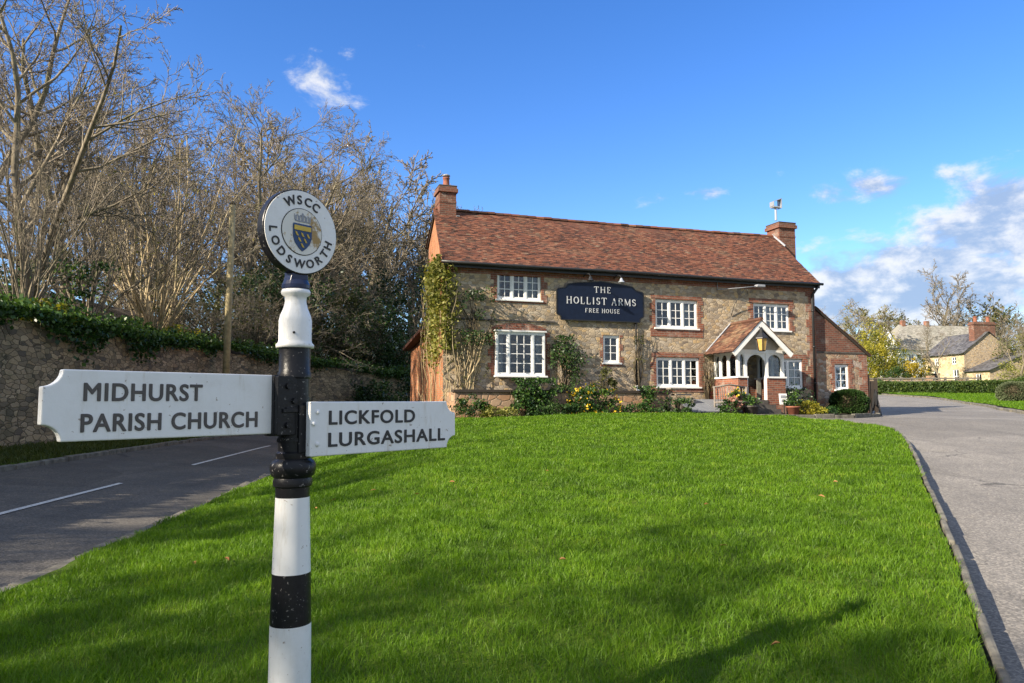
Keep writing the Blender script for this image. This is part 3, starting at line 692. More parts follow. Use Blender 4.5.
def put_text(mb, txt, cap, x, z, y, bold=0.0, depth=0.003, width=None, space=1.0):
    V, F_ = glyph_mesh(txt, cap-2*bold*cap, 0.0, depth, width-2*bold*cap if width else None, space)
    b = bold*cap
    bold_add(mb, V, F_, b, lambda p, q, d: (x+b+p, y-d, z+b+q))
SER = {'T': [(0, 1, 1, 1, .09), (.5, 0, .5, 1, .17), (.3, 0, .7, 0, .06), (0, .82, 0, 1, .07), (1, .82, 1, 1, .07)],
 'H': [(.15, 0, .15, 1, .17), (.85, 0, .85, 1, .17), (.15, .52, .85, .52, .08), (0, 0, .32, 0, .06), (.68, 0, 1, 0, .06), (0, 1, .32, 1, .06), (.68, 1, 1, 1, .06)],
 'E': [(.2, 0, .2, 1, .17), (.05, 1, .85, 1, .08), (.05, 0, .9, 0, .08), (.2, .52, .65, .52, .08), (.85, .8, .85, 1, .06), (.9, 0, .9, .22, .06), (.65, .42, .65, .62, .06)],
 'O': [('arc', .5, .5, .42, .47, 0, 360)], 'L': [(.2, 0, .2, 1, .17), (.05, 1, .4, 1, .06), (.05, 0, .9, 0, .08), (.9, 0, .9, .25, .06)],
 'I': [(.5, 0, .5, 1, .18), (.3, 0, .7, 0, .06), (.3, 1, .7, 1, .06)],
 'S': [('arc', .5, .74, .33, .24, 20, 270), ('arc', .5, .26, .35, .24, -160, 90), (.83, .72, .83, .95, .06), (.15, .05, .15, .28, .06)],
 'A': [(.12, 0, .5, 1, .08), (.5, 1, .88, 0, .17), (.25, .34, .75, .34, .07), (0, 0, .26, 0, .06), (.72, 0, 1, 0, .06)],
 'R': [(.2, 0, .2, 1, .17), (.05, 1, .55, 1, .08), (.2, .5, .55, .5, .07), ('arc', .52, .75, .28, .25, -90, 90), (.5, .5, .92, 0, .15), (.05, 0, .38, 0, .06)],
 'M': [(.1, 0, .1, 1, .08), (.1, 1, .5, .1, .15), (.5, .1, .9, 1, .08), (.9, 0, .9, 1, .17), (0, 0, .24, 0, .06), (.76, 0, 1, 0, .06)],
 'F': [(.2, 0, .2, 1, .17), (.05, 1, .88, 1, .08), (.2, .52, .65, .52, .08), (.88, .78, .88, 1, .06), (.05, 0, .4, 0, .06), (.65, .42, .65, .62, .06)],
 'U': [(.15, .3, .15, 1, .17), (.85, .3, .85, 1, .10), ('arc', .5, .33, .35, .33, 180, 360), (0, 1, .32, 1, .06), (.7, 1, 1, 1, .06)]}
WID = {'I': .45, 'E': .8, 'L': .8, 'F': .8, 'S': .75, 'M': 1.15, 'O': 1.0, 'T': .9, 'H': 1.0, 'A': 1.0, 'R': .95, 'U': .95}
def serif_text(mb, txt, cap, xc, z, y, aspect=.8, gap=.2, th=1.0):
    tot = sum((WID.get(c, .6)*aspect+gap) if c != ' ' else .55 for c in txt)-gap; x = xc-tot*cap/2
    def stroke(x0, y0, x1, y1, wd):
        d = Vector((x1-x0, y1-y0)); d.normalize(); n = Vector((-d.y, d.x))*wd/2
        mb.add([(x0+n.x, y, y0+n.y), (x0-n.x, y, y0-n.y), (x1-n.x, y, y1-n.y), (x1+n.x, y, y1+n.y)], [(0, 1, 2, 3)])
    i = 0
    for c in txt:
        if c == ' ': x += .55*cap; continue
        wd = WID[c]*aspect*cap
        for s_ in SER[c]:
            y_off = y
            if s_[0] == 'arc':
                _, cx_, cy_, rx, ry, a0, a1 = s_; n = 12
                for k in range(n):
                    a, b = R(a0+(a1-a0)*k/n), R(a0+(a1-a0)*(k+1)/n); t_ = (.07+.11*abs(math.cos((a+b)/2)))*cap*th
                    pa = (x+(cx_+rx*math.cos(a))*wd, z+(cy_+ry*math.sin(a))*cap); pb = (x+(cx_+rx*math.cos(b))*wd, z+(cy_+ry*math.sin(b))*cap)
                    y = y_off-0.0004*(i % 40); i += 1; stroke(*pa, *pb, t_)
            else:
                y = y_off-0.0004*(i % 40); i += 1; stroke(x+s_[0]*wd, z+s_[1]*cap, x+s_[2]*wd, z+s_[3]*cap, s_[4]*cap*th)
            y = y_off
        x += wd+gap*cap

# ------------------------------------------------------------------ the pub
PZ = 1.3
pub = thing('pub_house', 'long two storey rubble stone pub with red clay tile roof and white windows', 'pub', (-2.24, 24.0, PZ), R(18))
def loc2w(t, n, z): 
    c, s_ = math.cos(R(18)), math.sin(R(18)); return (-2.24+c*t-s_*n, 24+s_*t+c*n, PZ+z)
TM, EAVE, RIDGE, RN = 14.72, 5.20, 7.66, 3.0
wins = dict(UL=(1.83, 3.40, 3.94, 4.92), LL=(1.74, 3.48, 1.37, 2.84), UM=(7.77, 9.51, 3.17, 4.20), LM=(7.77, 9.54, 1.05, 2.10), UR=(11.91, 13.54, 3.22, 4.23), LR=(12.75, 14.08, 1.05, 2.14), SM=(5.70, 6.34, 1.87, 2.84))
door_open = (10.55, 11.45, 0.55, 2.45)
def wall_with_holes(mb, t0, t1, z0, z1, holes, n=0.0, depth=0.22, mi=0):
    ts = sorted(set([t0, t1]+[h for q in holes for h in q[:2]])); zs = sorted(set([z0, z1]+[h for q in holes for h in q[2:]]))
    for a, b in zip(ts[:-1], ts[1:]):
        for c, d in zip(zs[:-1], zs[1:]):
            if any(a >= q[0]-1e-6 and b <= q[1]+1e-6 and c >= q[2]-1e-6 and d <= q[3]+1e-6 for q in holes): continue
            mb.add([(a, n, c), (b, n, c), (b, n, d), (a, n, d)], [(0, 1, 2, 3)], mi)
    for a, b, c, d in holes:
        mb.add([(a, n, c), (b, n, c), (b, n, d), (a, n, d), (a, n+depth, c), (b, n+depth, c), (b, n+depth, d), (a, n+depth, d)],
               [(0, 4, 5, 1), (1, 5, 6, 2), (2, 6, 7, 3), (3, 7, 4, 0)], mi)
mb = MB()
wall_with_holes(mb, 0, TM, -0.4, EAVE-.02, list(wins.values())+[door_open], 0.0)
def gt(n): return 0.12*n       # skewed left gable
# left gable wall: stone and brick, as one polygon strip each storey
gz = [(0, EAVE-.02), (RN, RIDGE-.06), (6.1, 6.9)]
for (n0, z0), (n1, z1) in zip(gz[:-1], gz[1:]):
    mb.add([(gt(n0), n0, -.4), (gt(n1), n1, -.4), (gt(n1), n1, z1), (gt(n0), n0, z0)], [(0, 3, 2, 1)], 1)
mb.add([(TM, 0, -.4), (TM, 6.1, -.4), (TM, 6.1, EAVE), (TM+.36, RN, RIDGE-.06), (TM, 0, EAVE-.02)], [(0, 1, 2, 3, 4)], 0)
mb.add([(gt(6.1), 6.1, -.4), (TM, 6.1, -.4), (TM, 6.1, 6.9), (gt(6.1), 6.1, 6.9)], [(0, 3, 2, 1)], 0)
mb.build('wall', ['rubble', 'brick_gable'], pub)
# floor and first floor keep the rooms dark
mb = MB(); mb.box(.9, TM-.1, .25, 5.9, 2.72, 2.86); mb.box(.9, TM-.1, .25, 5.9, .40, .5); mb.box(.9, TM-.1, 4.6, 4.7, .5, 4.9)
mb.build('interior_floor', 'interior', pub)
# brick dressings: toothed window surrounds, band under the eaves, corner quoins
def surround(mb, t0, t1, z0, z1, head=.16, sill=.15, jamb=.12, n=-.012, arch=False):
    rr = random.Random(int(t0*100+z0*10)); z = z0-.02; k = 0
    while z < z1+.02:
        h_ = min(.225, z1+.02-z)
        wdl = jamb+(.11 if k % 2 else 0)+rr.uniform(-.015, .015); wdr = jamb+(.11 if (k+1) % 2 else 0)+rr.uniform(-.015, .015)
        mb.box(t0-wdl, t0, n, .1, z, z+h_-.002); mb.box(t1, t1+wdr, n, .1, z, z+h_-.002); z += h_; k += 1
    if arch:
        c = (t0+t1)/2; hw = (t1-t0)/2+.1; nseg = 22
        for i in range(nseg):
            a = -1+2*(i+.04)/nseg; b = -1+2*(i+.96)/nseg; za = z1+.02+.16*(1-a*a); zb = z1+.02+.16*(1-b*b)
            vs = [(c+a*hw, n, z1+.021), (c+b*hw, n, z1+.021), (c+b*hw, n, zb+.14), (c+a*hw, n, za+.14), (c+a*hw, .1, z1+.021), (c+b*hw, .1, z1+.021), (c+b*hw, .1, zb+.14), (c+a*hw, .1, za+.14)]
            mb.add(vs, [(0, 1, 2, 3), (4, 7, 6, 5), (0, 3, 7, 4), (1, 5, 6, 2), (3, 2, 6, 7), (0, 4, 5, 1)])
    elif head: mb.box(t0-jamb-.06, t1+jamb+.06, n-.003, .1, z1+.022, z1+.022+head)
    if sill: mb.box(t0-jamb-.08, t1+jamb+.08, n-.004, .1, z0-.022-sill, z0-.022)
mb = MB()
surround(mb, *wins['UL'], head=.06, sill=.08); surround(mb, *wins['LL'], sill=0, arch=True); surround(mb, *wins['UM'], head=.12, sill=.30); surround(mb, *wins['LM'], sill=.16)
surround(mb, *wins['UR'], head=.16, sill=.0); surround(mb, *wins['LR'], sill=0); surround(mb, *wins['SM'], head=0, sill=.10, jamb=.02)
mb.box(-.01, TM, -.014, .1, EAVE-.44, EAVE-.01)
z = .1; k = 0
while z < 4.7:
    mb.box(TM-(.42 if k % 2 else .28), TM+.006, -.010, .1, z, z+.298); z += .3; k += 1
mb.box(9.9, 12.6, -.008, .1, .0, 1.1)
mb.build('brick_dressing', 'brick', pub)
mb = MB(); mb.box(0.0, 3.9, -.05, .0, 3.20, 3.25); mb.build('string_course', 'step_stone', pub)
# windows
def window(key, cols, rows, lights, n0=.05, bay=0.0, sill=True, curt=None):
    t0, t1, z0, z1 = wins[key] if isinstance(key, str) else key
    if bay: n0 = -bay
    mb = MB(); fw = .06; g = .004
    mb.box(t0+g, t1-g, n0, n0+.07, z0+g, z0+fw); mb.box(t0+g, t1-g, n0, n0+.07, z1-fw, z1-g)
    mb.box(t0+g, t0+fw, n0+.001, n0+.069, z0+fw, z1-fw); mb.box(t1-fw, t1-g, n0+.001, n0+.069, z0+fw, z1-fw)
    if bay: mb.box(t0+g, t0+.05, n0+.07, .08, z0+g, z1-g); mb.box(t1-.05, t1-g, n0+.07, .08, z0+g, z1-g); mb.box(t0-.04, t1+.04, n0-.06, .05, z1-.003, z1+.045)
    ww = t1-t0-2*fw; edges = [t0+fw+ww*sum(lights[:i])/sum(lights) for i in range(len(lights)+1)]
    for e in edges[1:-1]: mb.box(e-.032, e+.032, n0-.006, n0+.066, z0+fw, z1-fw)
    for i, (a, b) in enumerate(zip(edges[:-1], edges[1:])):
        a2 = a+(.032 if i else 0); b2 = b-(.032 if i < len(lights)-1 else 0)
        mb.box(a2, a2+.035, n0+.012, n0+.052, z0+fw, z1-fw); mb.box(b2-.035, b2, n0+.012, n0+.052, z0+fw, z1-fw)
        mb.box(a2+.035, b2-.035, n0+.013, n0+.051, z0+fw, z0+fw+.04); mb.box(a2+.035, b2-.035, n0+.013, n0+.051, z1-fw-.04, z1-fw)
        nc = cols[i]
        for c in range(1, nc): q = a2+.035+(b2-a2-.07)*c/nc; mb.box(q-.012, q+.012, n0+.018, n0+.046, z0+fw+.04, z1-fw-.04)
        for r_ in range(1, rows): q = z0+fw+.04+(z1-z0-2*fw-.08)*r_/rows; mb.box(a2+.035, b2-.035, n0+.020, n0+.044, q-.012, q+.012)
    fr = mb.build('window', 'white_paint', pub)
    gm = MB(); gm.box(t0+fw, t1-fw, n0+.030, n0+.036, z0+fw, z1-fw); gm.build('pane', 'glass', fr)
    if sill: sm = MB(); sm.box(t0-.06, t1+.06, n0-.11, n0+.03, z0-.055, z0+.002); sm.build('sill', 'white_paint', fr, bevel=.008)
    if curt:
        cm = MB()
        for (f0, f1, zf) in curt:
            a, b = t0+fw+ww*f0, t0+fw+ww*f1; k = max(4, int((b-a)/.05)); zz = z0+(z1-z0)*zf
            pts = [(a+(b-a)*i/k, n0+.22+.025*(i % 2)) for i in range(k+1)]
            vs = [(x, y, zz) for x, y in pts]+[(x, y, z1-.01) for x, y in pts]
            cm.add(vs, [(i, i+1, i+2+k, i+1+k) for i in range(k)])
        cm.build('curtain', 'curtain', fr)
window('UL', (2, 2, 2), 3, (1, 1, 1), curt=[(.0, .1, 0), (.68, 1, 0)])
window('LL', (1, 3, 1), 4, (.55, 1.25, .55), bay=.16, curt=[(.0, .16, 0), (.88, 1, .3)])
window('UM', (2, 2, 2), 3, (1, 1, 1), curt=[(.72, 1, 0)])
window('LM', (2, 2, 2), 3, (1, 1, 1), curt=[(.0, .06, 0)])
window('UR', (2, 2, 2), 3, (1, 1, 1), curt=[(.45, 1, 0)])
window('LR', (2, 2), 3, (1, 1), curt=[(.72, 1, 0)])
window('SM', (2,), 3, (1,))
# main roof of separate courses of tiles
def tile_roof(name, mat_, P0, ax, up, nrm, Ls, S, parent, tw=.165, gauge=.10, th=.02, seed=1, left=lambda s: 0.0, right=None, sag=0.0):
    """P0 origin at eave, ax along, up the slope; left/right limits as functions of slope distance"""
    P0, ax, up, nrm = (Vector(q).normalized() if i else Vector(q) for i, q in enumerate((P0, ax, up, nrm)))
    rs_ = random.Random(seed); mb = MB(); k = int(S/gauge); right = right or (lambda s: Ls)
    for r_ in range(k+1):
        s0 = r_*gauge+rs_.uniform(-.006, .006); s1 = min(s0+gauge*2.1, S+.02); a = left(s0)-(tw/2 if r_ % 2 else 0); e = right(s0); l0 = left(s0)
        while a < e:
            b = min(a+tw-.004, e); aa = max(a, l0)
            if b-aa > .03:
                j = rs_.uniform(-.012, .012); lift = th*rs_.uniform(.9, 1.6)
                sg = lambda t_: -sag*math.sin(math.pi*min(1, max(0, t_/Ls)))*(s0/S)+.012*math.sin(t_*1.7+s0*2.0)
                q = lambda t_, s_, h_: P0+ax*t_+up*s_+nrm*(h_+sg(t_))
                vs = [q(aa, s0+j, lift), q(b, s0+j, lift*rs_.uniform(.85, 1.15)), q(b, s1, .004), q(aa, s1, .004), q(aa, s0+j, lift-th), q(b, s0+j, lift-th)]
                mb.add(vs, [(0, 1, 2, 3), (4, 5, 1, 0), (0, 3, 4), (1, 5, 2)], 0)
            a += tw
    return mb.build(name, mat_, parent)
ov = .28; pitch = math.atan2(RIDGE-5.06, RN+ov); up = (0, math.cos(pitch), math.sin(pitch)); nr = (0, -math.sin(pitch), math.cos(pitch))
z_e = 5.06; SL = (RN+ov)/math.cos(pitch)
roof = tile_roof('roof', 'clay_tile', (0, -ov, z_e), (1, 0, 0), up, nr, TM+.15, SL, pub, .15, .088, .02, 3, left=lambda s: -.10+gt(max(0, s*math.cos(pitch)-ov)), right=lambda s: TM+.10+.16*max(0, s*math.cos(pitch)-ov), sag=.05)
mb = MB()   # boarding under the tiles and the rear slope
yR, zR = RN, z_e+SL*math.sin(pitch)-.01
mb.add([(-.06, -ov+.01, z_e-.02), (TM+.12, -ov+.01, z_e-.02), (TM+.5, yR, zR-.03), (gt(RN)-.06, yR, zR-.03)], [(0, 1, 2, 3)])
mb.add([(gt(RN)-.08, yR, zR), (TM+.45, yR, zR), (TM+.12, 6.4, EAVE-.1), (gt(6)-.08, 6.4, 6.85)], [(0, 1, 2), (0, 2, 3)])
mb.build('rear_slope', 'clay_tile', roof)
mb = MB(); x = gt(RN)-.05; rr = random.Random(8)
while x < TM+.2:
    dz_ = -.05*math.sin(math.pi*x/TM)+rr.uniform(-.008, .012); pts = []
    for i in range(7): a = math.pi*i/6; pts.append((.12*math.cos(a), .10*math.sin(a)))
    vs = [(x+.01, RN+p[0], zR-.02+p[1]+dz_) for p in pts]+[(min(x+.33, TM+.45), RN+p[0]*1.05, zR-.02+p[1]*1.08+dz_) for p in pts]
    mb.add(vs, [(i, i+1, i+8, i+7) for i in range(6)]+[(0, 1, 2, 3, 4, 5, 6), (13, 12, 11, 10, 9, 8, 7)]); x += .33
mb.build('ridge_tile', 'clay_tile', roof)
mb = MB(); mb.tube([(-.15+i*(TM+.3)/10, -ov-.05, z_e-.02-.01*math.sin(i)) for i in range(11)], .055, 8); mb.build('gutter', 'black_iron', pub, True)
mb = MB(); mb.box(-.05, TM+.1, -ov+.06, -ov+.085, z_e-.16, z_e-.015); mb.build('fascia', 'black_iron', pub)
mb = MB(); mb.tube([(TM-.02, -ov-.05, z_e-.05), (TM-.16, -.10, z_e-.40), (TM-.17, -.10, z_e-.6), (TM-.19, -.10, .05)], .05, 8)
for q in (1.2, 2.6, 4.0): mb.tube([(TM-.175, -.10, q), (TM-.175, -.10, q+.06)], .065, 8)
mb.build('drainpipe', 'black_iron', pub, True)
mb = MB(); mb.tube([(6.95, -.07, 3.30), (6.95, -.07, 1.0)], .038, 8); mb.build('drainpipe', 'black_iron', pub, True)
mb = MB(); mb.tube([(6.95, -.07, 1.08), (6.97, -.07, .93), (7.06, -.13, .85)], .048, 8); mb.build('drainpipe_shoe', 'white_paint', pub, True)
# chimneys
def chimney(t0, t1, n0, n1, z0, z1, capm, flare=.05):
    mb = MB(); mb.box(t0, t1, n0, n1, z0, z1-.22)
    mb.box(t0-flare, t1+flare, n0-flare, n1+flare, z1-.219, z1-.08)
    mb.box(t0-flare*.4, t1+flare*.4, n0-flare*.4, n1+flare*.4, z1-.079, z1)
    mb.box(t0-.012, t1+.012, n0-.012, n1+.012, z1-.62, z1-.54)
    c = mb.build('chimney', 'brick_dark', pub)
    mb = MB(); mb.box(t0-flare*.6, t1+flare*.6, n0-flare*.6, n1+flare*.6, z1+.002, z1+.05); mb.build('chimney_capping', capm, c, bevel=.02)
    return c
c = chimney(.40, 1.02, 2.55, 3.3, 6.4, 8.42, 'step_stone', .06)
mb = MB(); mb.lathe([(.15, 8.46), (.15, 8.5), (.125, 8.52), (.115, 8.78), (.135, 8.80), (.135, 8.84), (.10, 8.84)], 14, c=(.72, 2.9)); mb.build('chimney_pot', 'terracotta', c, True)
mb = MB(); mb.lathe([(.12, 8.88), (.15, 8.90), (.15, 8.93), (.05, 8.98)], 12, c=(.72, 2.9)); mb.lathe([(.02, 8.83), (.02, 8.9)], 6, c=(.72, 2.9)); mb.build('pot_cowl', 'lead', c)
mb = MB(); mb.box(.36, 1.08, 2.42, 2.56, 7.16, 7.20); mb.box(1.02, 1.14, 2.45, 3.0, 7.3, 7.33); mb.build('flashing', 'lead', c)
c = chimney(15.24, 16.05, 2.6, 3.42, -.3, 8.20, 'step_stone', .07)
mb = MB(); mb.tube([(15.21, 2.2, 7.08), (15.21, 2.62, 7.42), (15.20, 3.0, 7.72)], .05, 5); mb.build('flashing', 'lead', c)
mb = MB(); mb.lathe([(.05, 8.4), (.045, 8.95)], 10, c=(15.40, 3.0)); mb.box(15.22, 15.52, 2.86, 3.14, 8.95, 9.0); mb.box(15.20, 15.23, 2.86, 3.14, 9.0, 9.20); mb.box(15.60, 15.63, 2.86, 3.14, 8.93, 9.36); mb.beam((15.22, 3.0, 9.20), (15.62, 3.0, 9.36), .28, .03)
mb.build('chimney_cowl', 'galvanised', c)
# wing at the right, with its mono pitch roof
W1 = 17.2; wk = (15.62, 16.30, 1.00, 1.98)
mb = MB(); wall_with_holes(mb, TM+.01, W1, -.4, 2.45, [wk], .06)
mb.add([(W1, .06, -.4), (W1, 5, -.4), (W1, 5, 2.45), (W1, .06, 2.45)], [(0, 1, 2, 3)]); mb.add([(TM, 5, -.4), (W1, 5, -.4), (W1, 5, 2.45), (TM, 5, 4.1)], [(0, 3, 2, 1)])
mb.add([(TM+.01, .06, 2.45), (W1, .06, 2.45), (W1, .06, 2.46), (TM+.01, .06, 4.12)], [(0, 1, 2, 3)], 1)
mb.build('wall', ['wing_stone', 'brick_dark'], pub)
mb = MB(); surround(mb, *wk, head=.2, sill=.1, jamb=.12, n=.048)
z = .0; k = 0
while z < 2.3: mb.box(W1-(.40 if k % 2 else .25), W1+.004, .050, .2, z, z+.298); z += .3; k += 1
mb.build('brick_dressing', 'brick', pub)
mb = MB(); mb.box(TM+.02, W1, .03, .1, 2.42, 2.47); mb.build('string_course', 'step_stone', pub)
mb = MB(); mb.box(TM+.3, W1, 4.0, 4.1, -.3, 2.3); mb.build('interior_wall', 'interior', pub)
wins['WG'] = wk; window('WG', (2,), 3, (1,), n0=.10, curt=[(0, 1, .0)])
ws = math.atan2(4.22-2.36, W1+.12-TM); wu = (-math.cos(ws), 0, math.sin(ws)); wn = (math.sin(ws), 0, math.cos(ws))
wr = tile_roof('roof', 'clay_tile', (W1+.14, -.05, 2.36), (0, 1, 0), wu, wn, 5.1, (W1+.12-TM)/math.cos(ws), pub, seed=9)
mb = MB(); mb.beam((W1+.14, .02, 2.33), (TM+.01, .02, 4.20), .07, .10); mb.build('bargeboard', 'dark_wood', wr)
# outshot at the rear left, carrying the gable brickwork on
mb = MB(); a, b = (gt(6.1), 6.1), (.62, 9.3)
mb.add([(a[0], a[1], -.4), (b[0], b[1], -.4), (b[0], b[1], 2.85), (a[0], a[1], 3.25)], [(0, 3, 2, 1)])
mb.add([(b[0], b[1], -.4), (9, 9.3, -.4), (9, 9.3, 2.85), (b[0], b[1], 2.85)], [(0, 3, 2, 1)])
mb.add([(9, 6.1, -.4), (9, 9.3, -.4), (9, 9.3, 2.85), (9, 6.1, 3.25)], [(0, 1, 2, 3)]); mb.build('outshot_wall', 'brick_gable', pub)
mb = MB(); mb.prism([(5.9, 3.32), (9.7, 2.84), (9.7, 2.96), (5.9, 3.44)], lambda y, z, d: (d, y, z), .32, 9.2); mb.build('outshot_roof', 'clay_tile', pub)
# rear verge board and security light on gable
mb = MB(); mb.beam((gt(RN)-.04, RN, RIDGE-.05), (gt(6.2)-.04, 6.2, 6.9), .05, .18); mb.build('bargeboard', 'dark_wood', pub)
mb = MB(); mb.lathe([(.14, 0), (.16, .03), (.16, .20), (.10, .26)], 14); o = mb.build('alarm_bell_box', 'black_iron', pub); o.rotation_euler = (0, R(-90), 0); o.location = (gt(5.0)-.0, 5.0, 3.9)
# porch
px0, px1, pn, pf = 10.12, 12.08, -1.5, .58
porch = MB()
dn = .2
porch.box(px0, 10.5, pn, pn+dn, -.1, 1.34); porch.box(px0, px0+dn, pn+dn, -.01, -.1, 1.34); porch = porch.build('porch', 'brick', pub)
mb = MB(); mb.box(11.32, px1, pn, pn+dn, -.1, 1.34); mb.box(px1-dn, px1, pn+dn, -.01, -.1, 1.34); mb.build('dwarf_wall', 'brick', porch)
mb = MB(); mb.box(px0+.2, px1-.2, pn+.2, -.02, -.1, pf); mb.box(10.5, 11.32, pn-.02, pn+.2, -.1, pf); mb.build('porch_floor', 'step_stone', porch)
mb = MB()
for i in range(3): mb.box(10.45-.0, 11.42, pn-.04-.27*(i+1), pn-.04-.27*i-.004, -.12, pf-.16*(i+1))
mb.build('step', 'step_stone', porch)
mb = MB(); zb, zt = 1.36, 2.22       # white timber: rails, posts, arched braces
def rail(t0, t1, n0, n1, z0, z1): mb.box(t0, t1, n0, n1, z0, z1)
rail(px0-.04, 10.52, pn-.04, pn+.22, 1.342, 1.40); rail(11.30, px1+.04, pn-.04, pn+.22, 1.342, 1.40)
rail(px0-.04, px0+.22, pn+.222, -.01, 1.341, 1.40); rail(px1-.22, px1+.04, pn+.222, -.01, 1.341, 1.40)
rail(px0-.04, px1+.04, pn+.02, pn+.14, zt, zt+.12); rail(px0+.0, px0+.12, pn+.142, -.01, zt, zt+.12); rail(px1-.12, px1, pn+.142, -.01, zt, zt+.12)
posts = [(px0+.06, pn+.08), (10.47, pn+.08), (11.35, pn+.08), (px1-.06, pn+.08), (px0+.06, pn+.62), (px0+.06, -.08), (px1-.06, pn+.62), (px1-.06, -.08), (px0+.06, pn+1.1), (px1-.06, pn+1.1)]
for a, b in posts: mb.box(a-.05, a+.05, b-.05, b+.05, 1.40, zt)
def spandrel(a, b, n_, zc, rise, along_n=False, steps=10):
    c = (a+b)/2; hw = (b-a)/2
    for sgn in (-1, 1):
        poly = [(c+sgn*hw, zt), (c+sgn*hw, zc)]+[(c+sgn*hw*math.cos(math.pi/2*i/steps), zc+rise*math.sin(math.pi/2*i/steps)) for i in range(1, steps+1)]+[(c, zt)]
        if along_n: mb.prism(poly, lambda p, q, d: (d, p, q), n_-.022, n_+.022)
        else: mb.prism(poly, lambda p, q, d: (p, d, q), n_-.022, n_+.022)
spandrel(px0+.11, 10.42, pn+.08, 1.90, .28); spandrel(10.52, 11.30, pn+.08, 1.75, .42); spandrel(11.40, px1-.11, pn+.08, 1.90, .28)
for e in (px0+.06, px1-.06):
    spandrel(pn+.13, pn+.57, e, 1.90, .28, True); spandrel(pn+.67, pn+1.05, e, 1.90, .28, True); spandrel(pn+1.15, -.13, e, 1.95, .22, True)
for t_ in (10.505, 11.315): mb.box(t_-.03, t_+.03, pn+.02, pn+.14, pf, 1.40)
mb.build('timber_frame', 'white_paint', porch)
mb = MB()
for (a0, a1, n_) in ((px0+.11, 10.42, pn+.08), (11.40, px1-.11, pn+.08)): mb.box(a0, a1, n_+.03, n_+.034, 1.40, zt)
for e in (px0+.06, px1-.06): mb.box(e-.003, e+.003, pn+.13, -.13, 1.40, zt)
mb.build('porch_pane', 'glass', porch)
mb = MB(); pa = (10.92, 3.34); pl, pr = (9.72, 2.20), (12.22, 2.20)
mb.prism([(px0+.02, zt+.122), (px1-.02, zt+.122), (10.98, 3.14)], lambda p, q, d: (p, d, q), pn+.02, pn+.05); mb.build('gable_panel', 'cream_panel', porch)
mb = MB()
for (e, s_) in ((pl, 1), (pr, -1)):
    d = Vector((pa[0]-e[0], pa[1]-e[1])).normalized(); nn = Vector((-d.y, d.x))*(s_)
    poly = [(e[0], e[1]), (pa[0], pa[1]-.0), (pa[0], pa[1]-.22), (e[0]+.0-nn.x*.17, e[1]-nn.y*.17)]
    mb.prism(poly if s_ == 1 else poly[::-1], lambda p, q, d_: (p, d_, q), pn-.30, pn-.25)
mb.build('bargeboard', 'white_paint', porch)
for (e, s_) in ((pl, 1), (pr, -1)):
    d = Vector((pa[0]-e[0], 0, pa[1]-e[1])); L_ = d.length; nn = Vector((-d.z, 0, d.x))*s_
    tile_roof('porch_roof', 'porch_tile', (e[0], pn-.32 if s_ == 1 else 0.0, e[1]+.02), (0, s_, 0), d, nn if nn.z > 0 else -nn, 1.82, L_, porch, seed=20+s_)
    mb = MB(); dd = d.normalized()*L_; q = nn.normalized()*-.03 if nn.z > 0 else nn.normalized()*.03
    mb.add([(e[0], pn-.3, e[1]), (e[0], 0, e[1]), (pa[0], 0, pa[1]), (pa[0], pn-.3, pa[1])], [(0, 1, 2, 3)]); mb.build('roof_lining', 'dark_wood', porch)
mb = MB(); mb.tube([(pa[0], pn-.33, pa[1]+.05), (pa[0], 0, pa[1]+.05)], .07, 7); mb.build('ridge_tile', 'porch_tile', porch)
mb = MB(); mb.tube([(9.82, -.02, 2.34), (pa[0], -.02, pa[1]+.1)], .035, 5); mb.build('flashing', 'lead', porch)
# door
mb = MB(); mb.box(10.56, 11.44, .06, .12, pf, 1.45); 
for a, b in ((10.56, 10.66), (10.96, 11.04), (11.34, 11.44)): mb.box(a, b, .061, .119, 1.451, 2.44)
mb.box(10.66, 11.34, .062, .118, 2.32, 2.44)
door = mb.build('door', 'door_red', pub); mb = MB(); mb.box(10.66, 11.34, .085, .095, 1.451, 2.32); mb.build('pane', 'glass', door)
mb = MB(); mb.box(11.33, 11.50, pn+.6, pn+.63, pf, 1.36); mb.build('notice_panel', 'cream_panel', porch)

# ------------------------------------------------------------------ things on the pub wall
sgn = thing('pub_sign', 'dark navy shaped board with white lettering fixed high on the stone front', 'pub sign', loc2w(5.59, -.06, 3.33), R(18))
bw, bh = 1.64, 1.33
poly = [(-bw+.16, 0), (bw-.16, 0), (bw-.14, .12), (bw, .2), (bw, 1.0), (bw-.05, 1.06), (bw-.3, 1.10), (bw-.42, 1.22), (bw-.7, 1.27), (0.0, 1.36), (-bw+.7, 1.27), (-bw+.42, 1.22), (-bw+.3, 1.10), (-bw+.05, 1.06), (-bw, 1.0), (-bw, .2), (-bw+.14, .12)]
mb = MB(); mb.prism(poly, lambda p, q, d: (p, d, q), -.05, .0); mb.build('board', 'board_navy', sgn, bevel=.008)
mb = MB(); rim = [(p*1.012, (q-.66)*1.02+.66) for p, q in poly]
for a, b in zip(rim, rim[1:]+rim[:1]): mb.beam((a[0], -.045, a[1]), (b[0], -.045, b[1]), .035, .03, up=(0, 1, 0))
mb.build('moulding', 'black_iron', sgn)
for q in (('THE', .20, .06, .98, -.056, .95, .32), ('HOLLIST ARMS', .235, .02, .56, -.056, .86, .25), ('FREE HOUSE', .14, .05, .27, -.056, .86, .26)): mb = MB(); serif_text(mb, *q); mb.build('lettering', 'old_white', sgn)
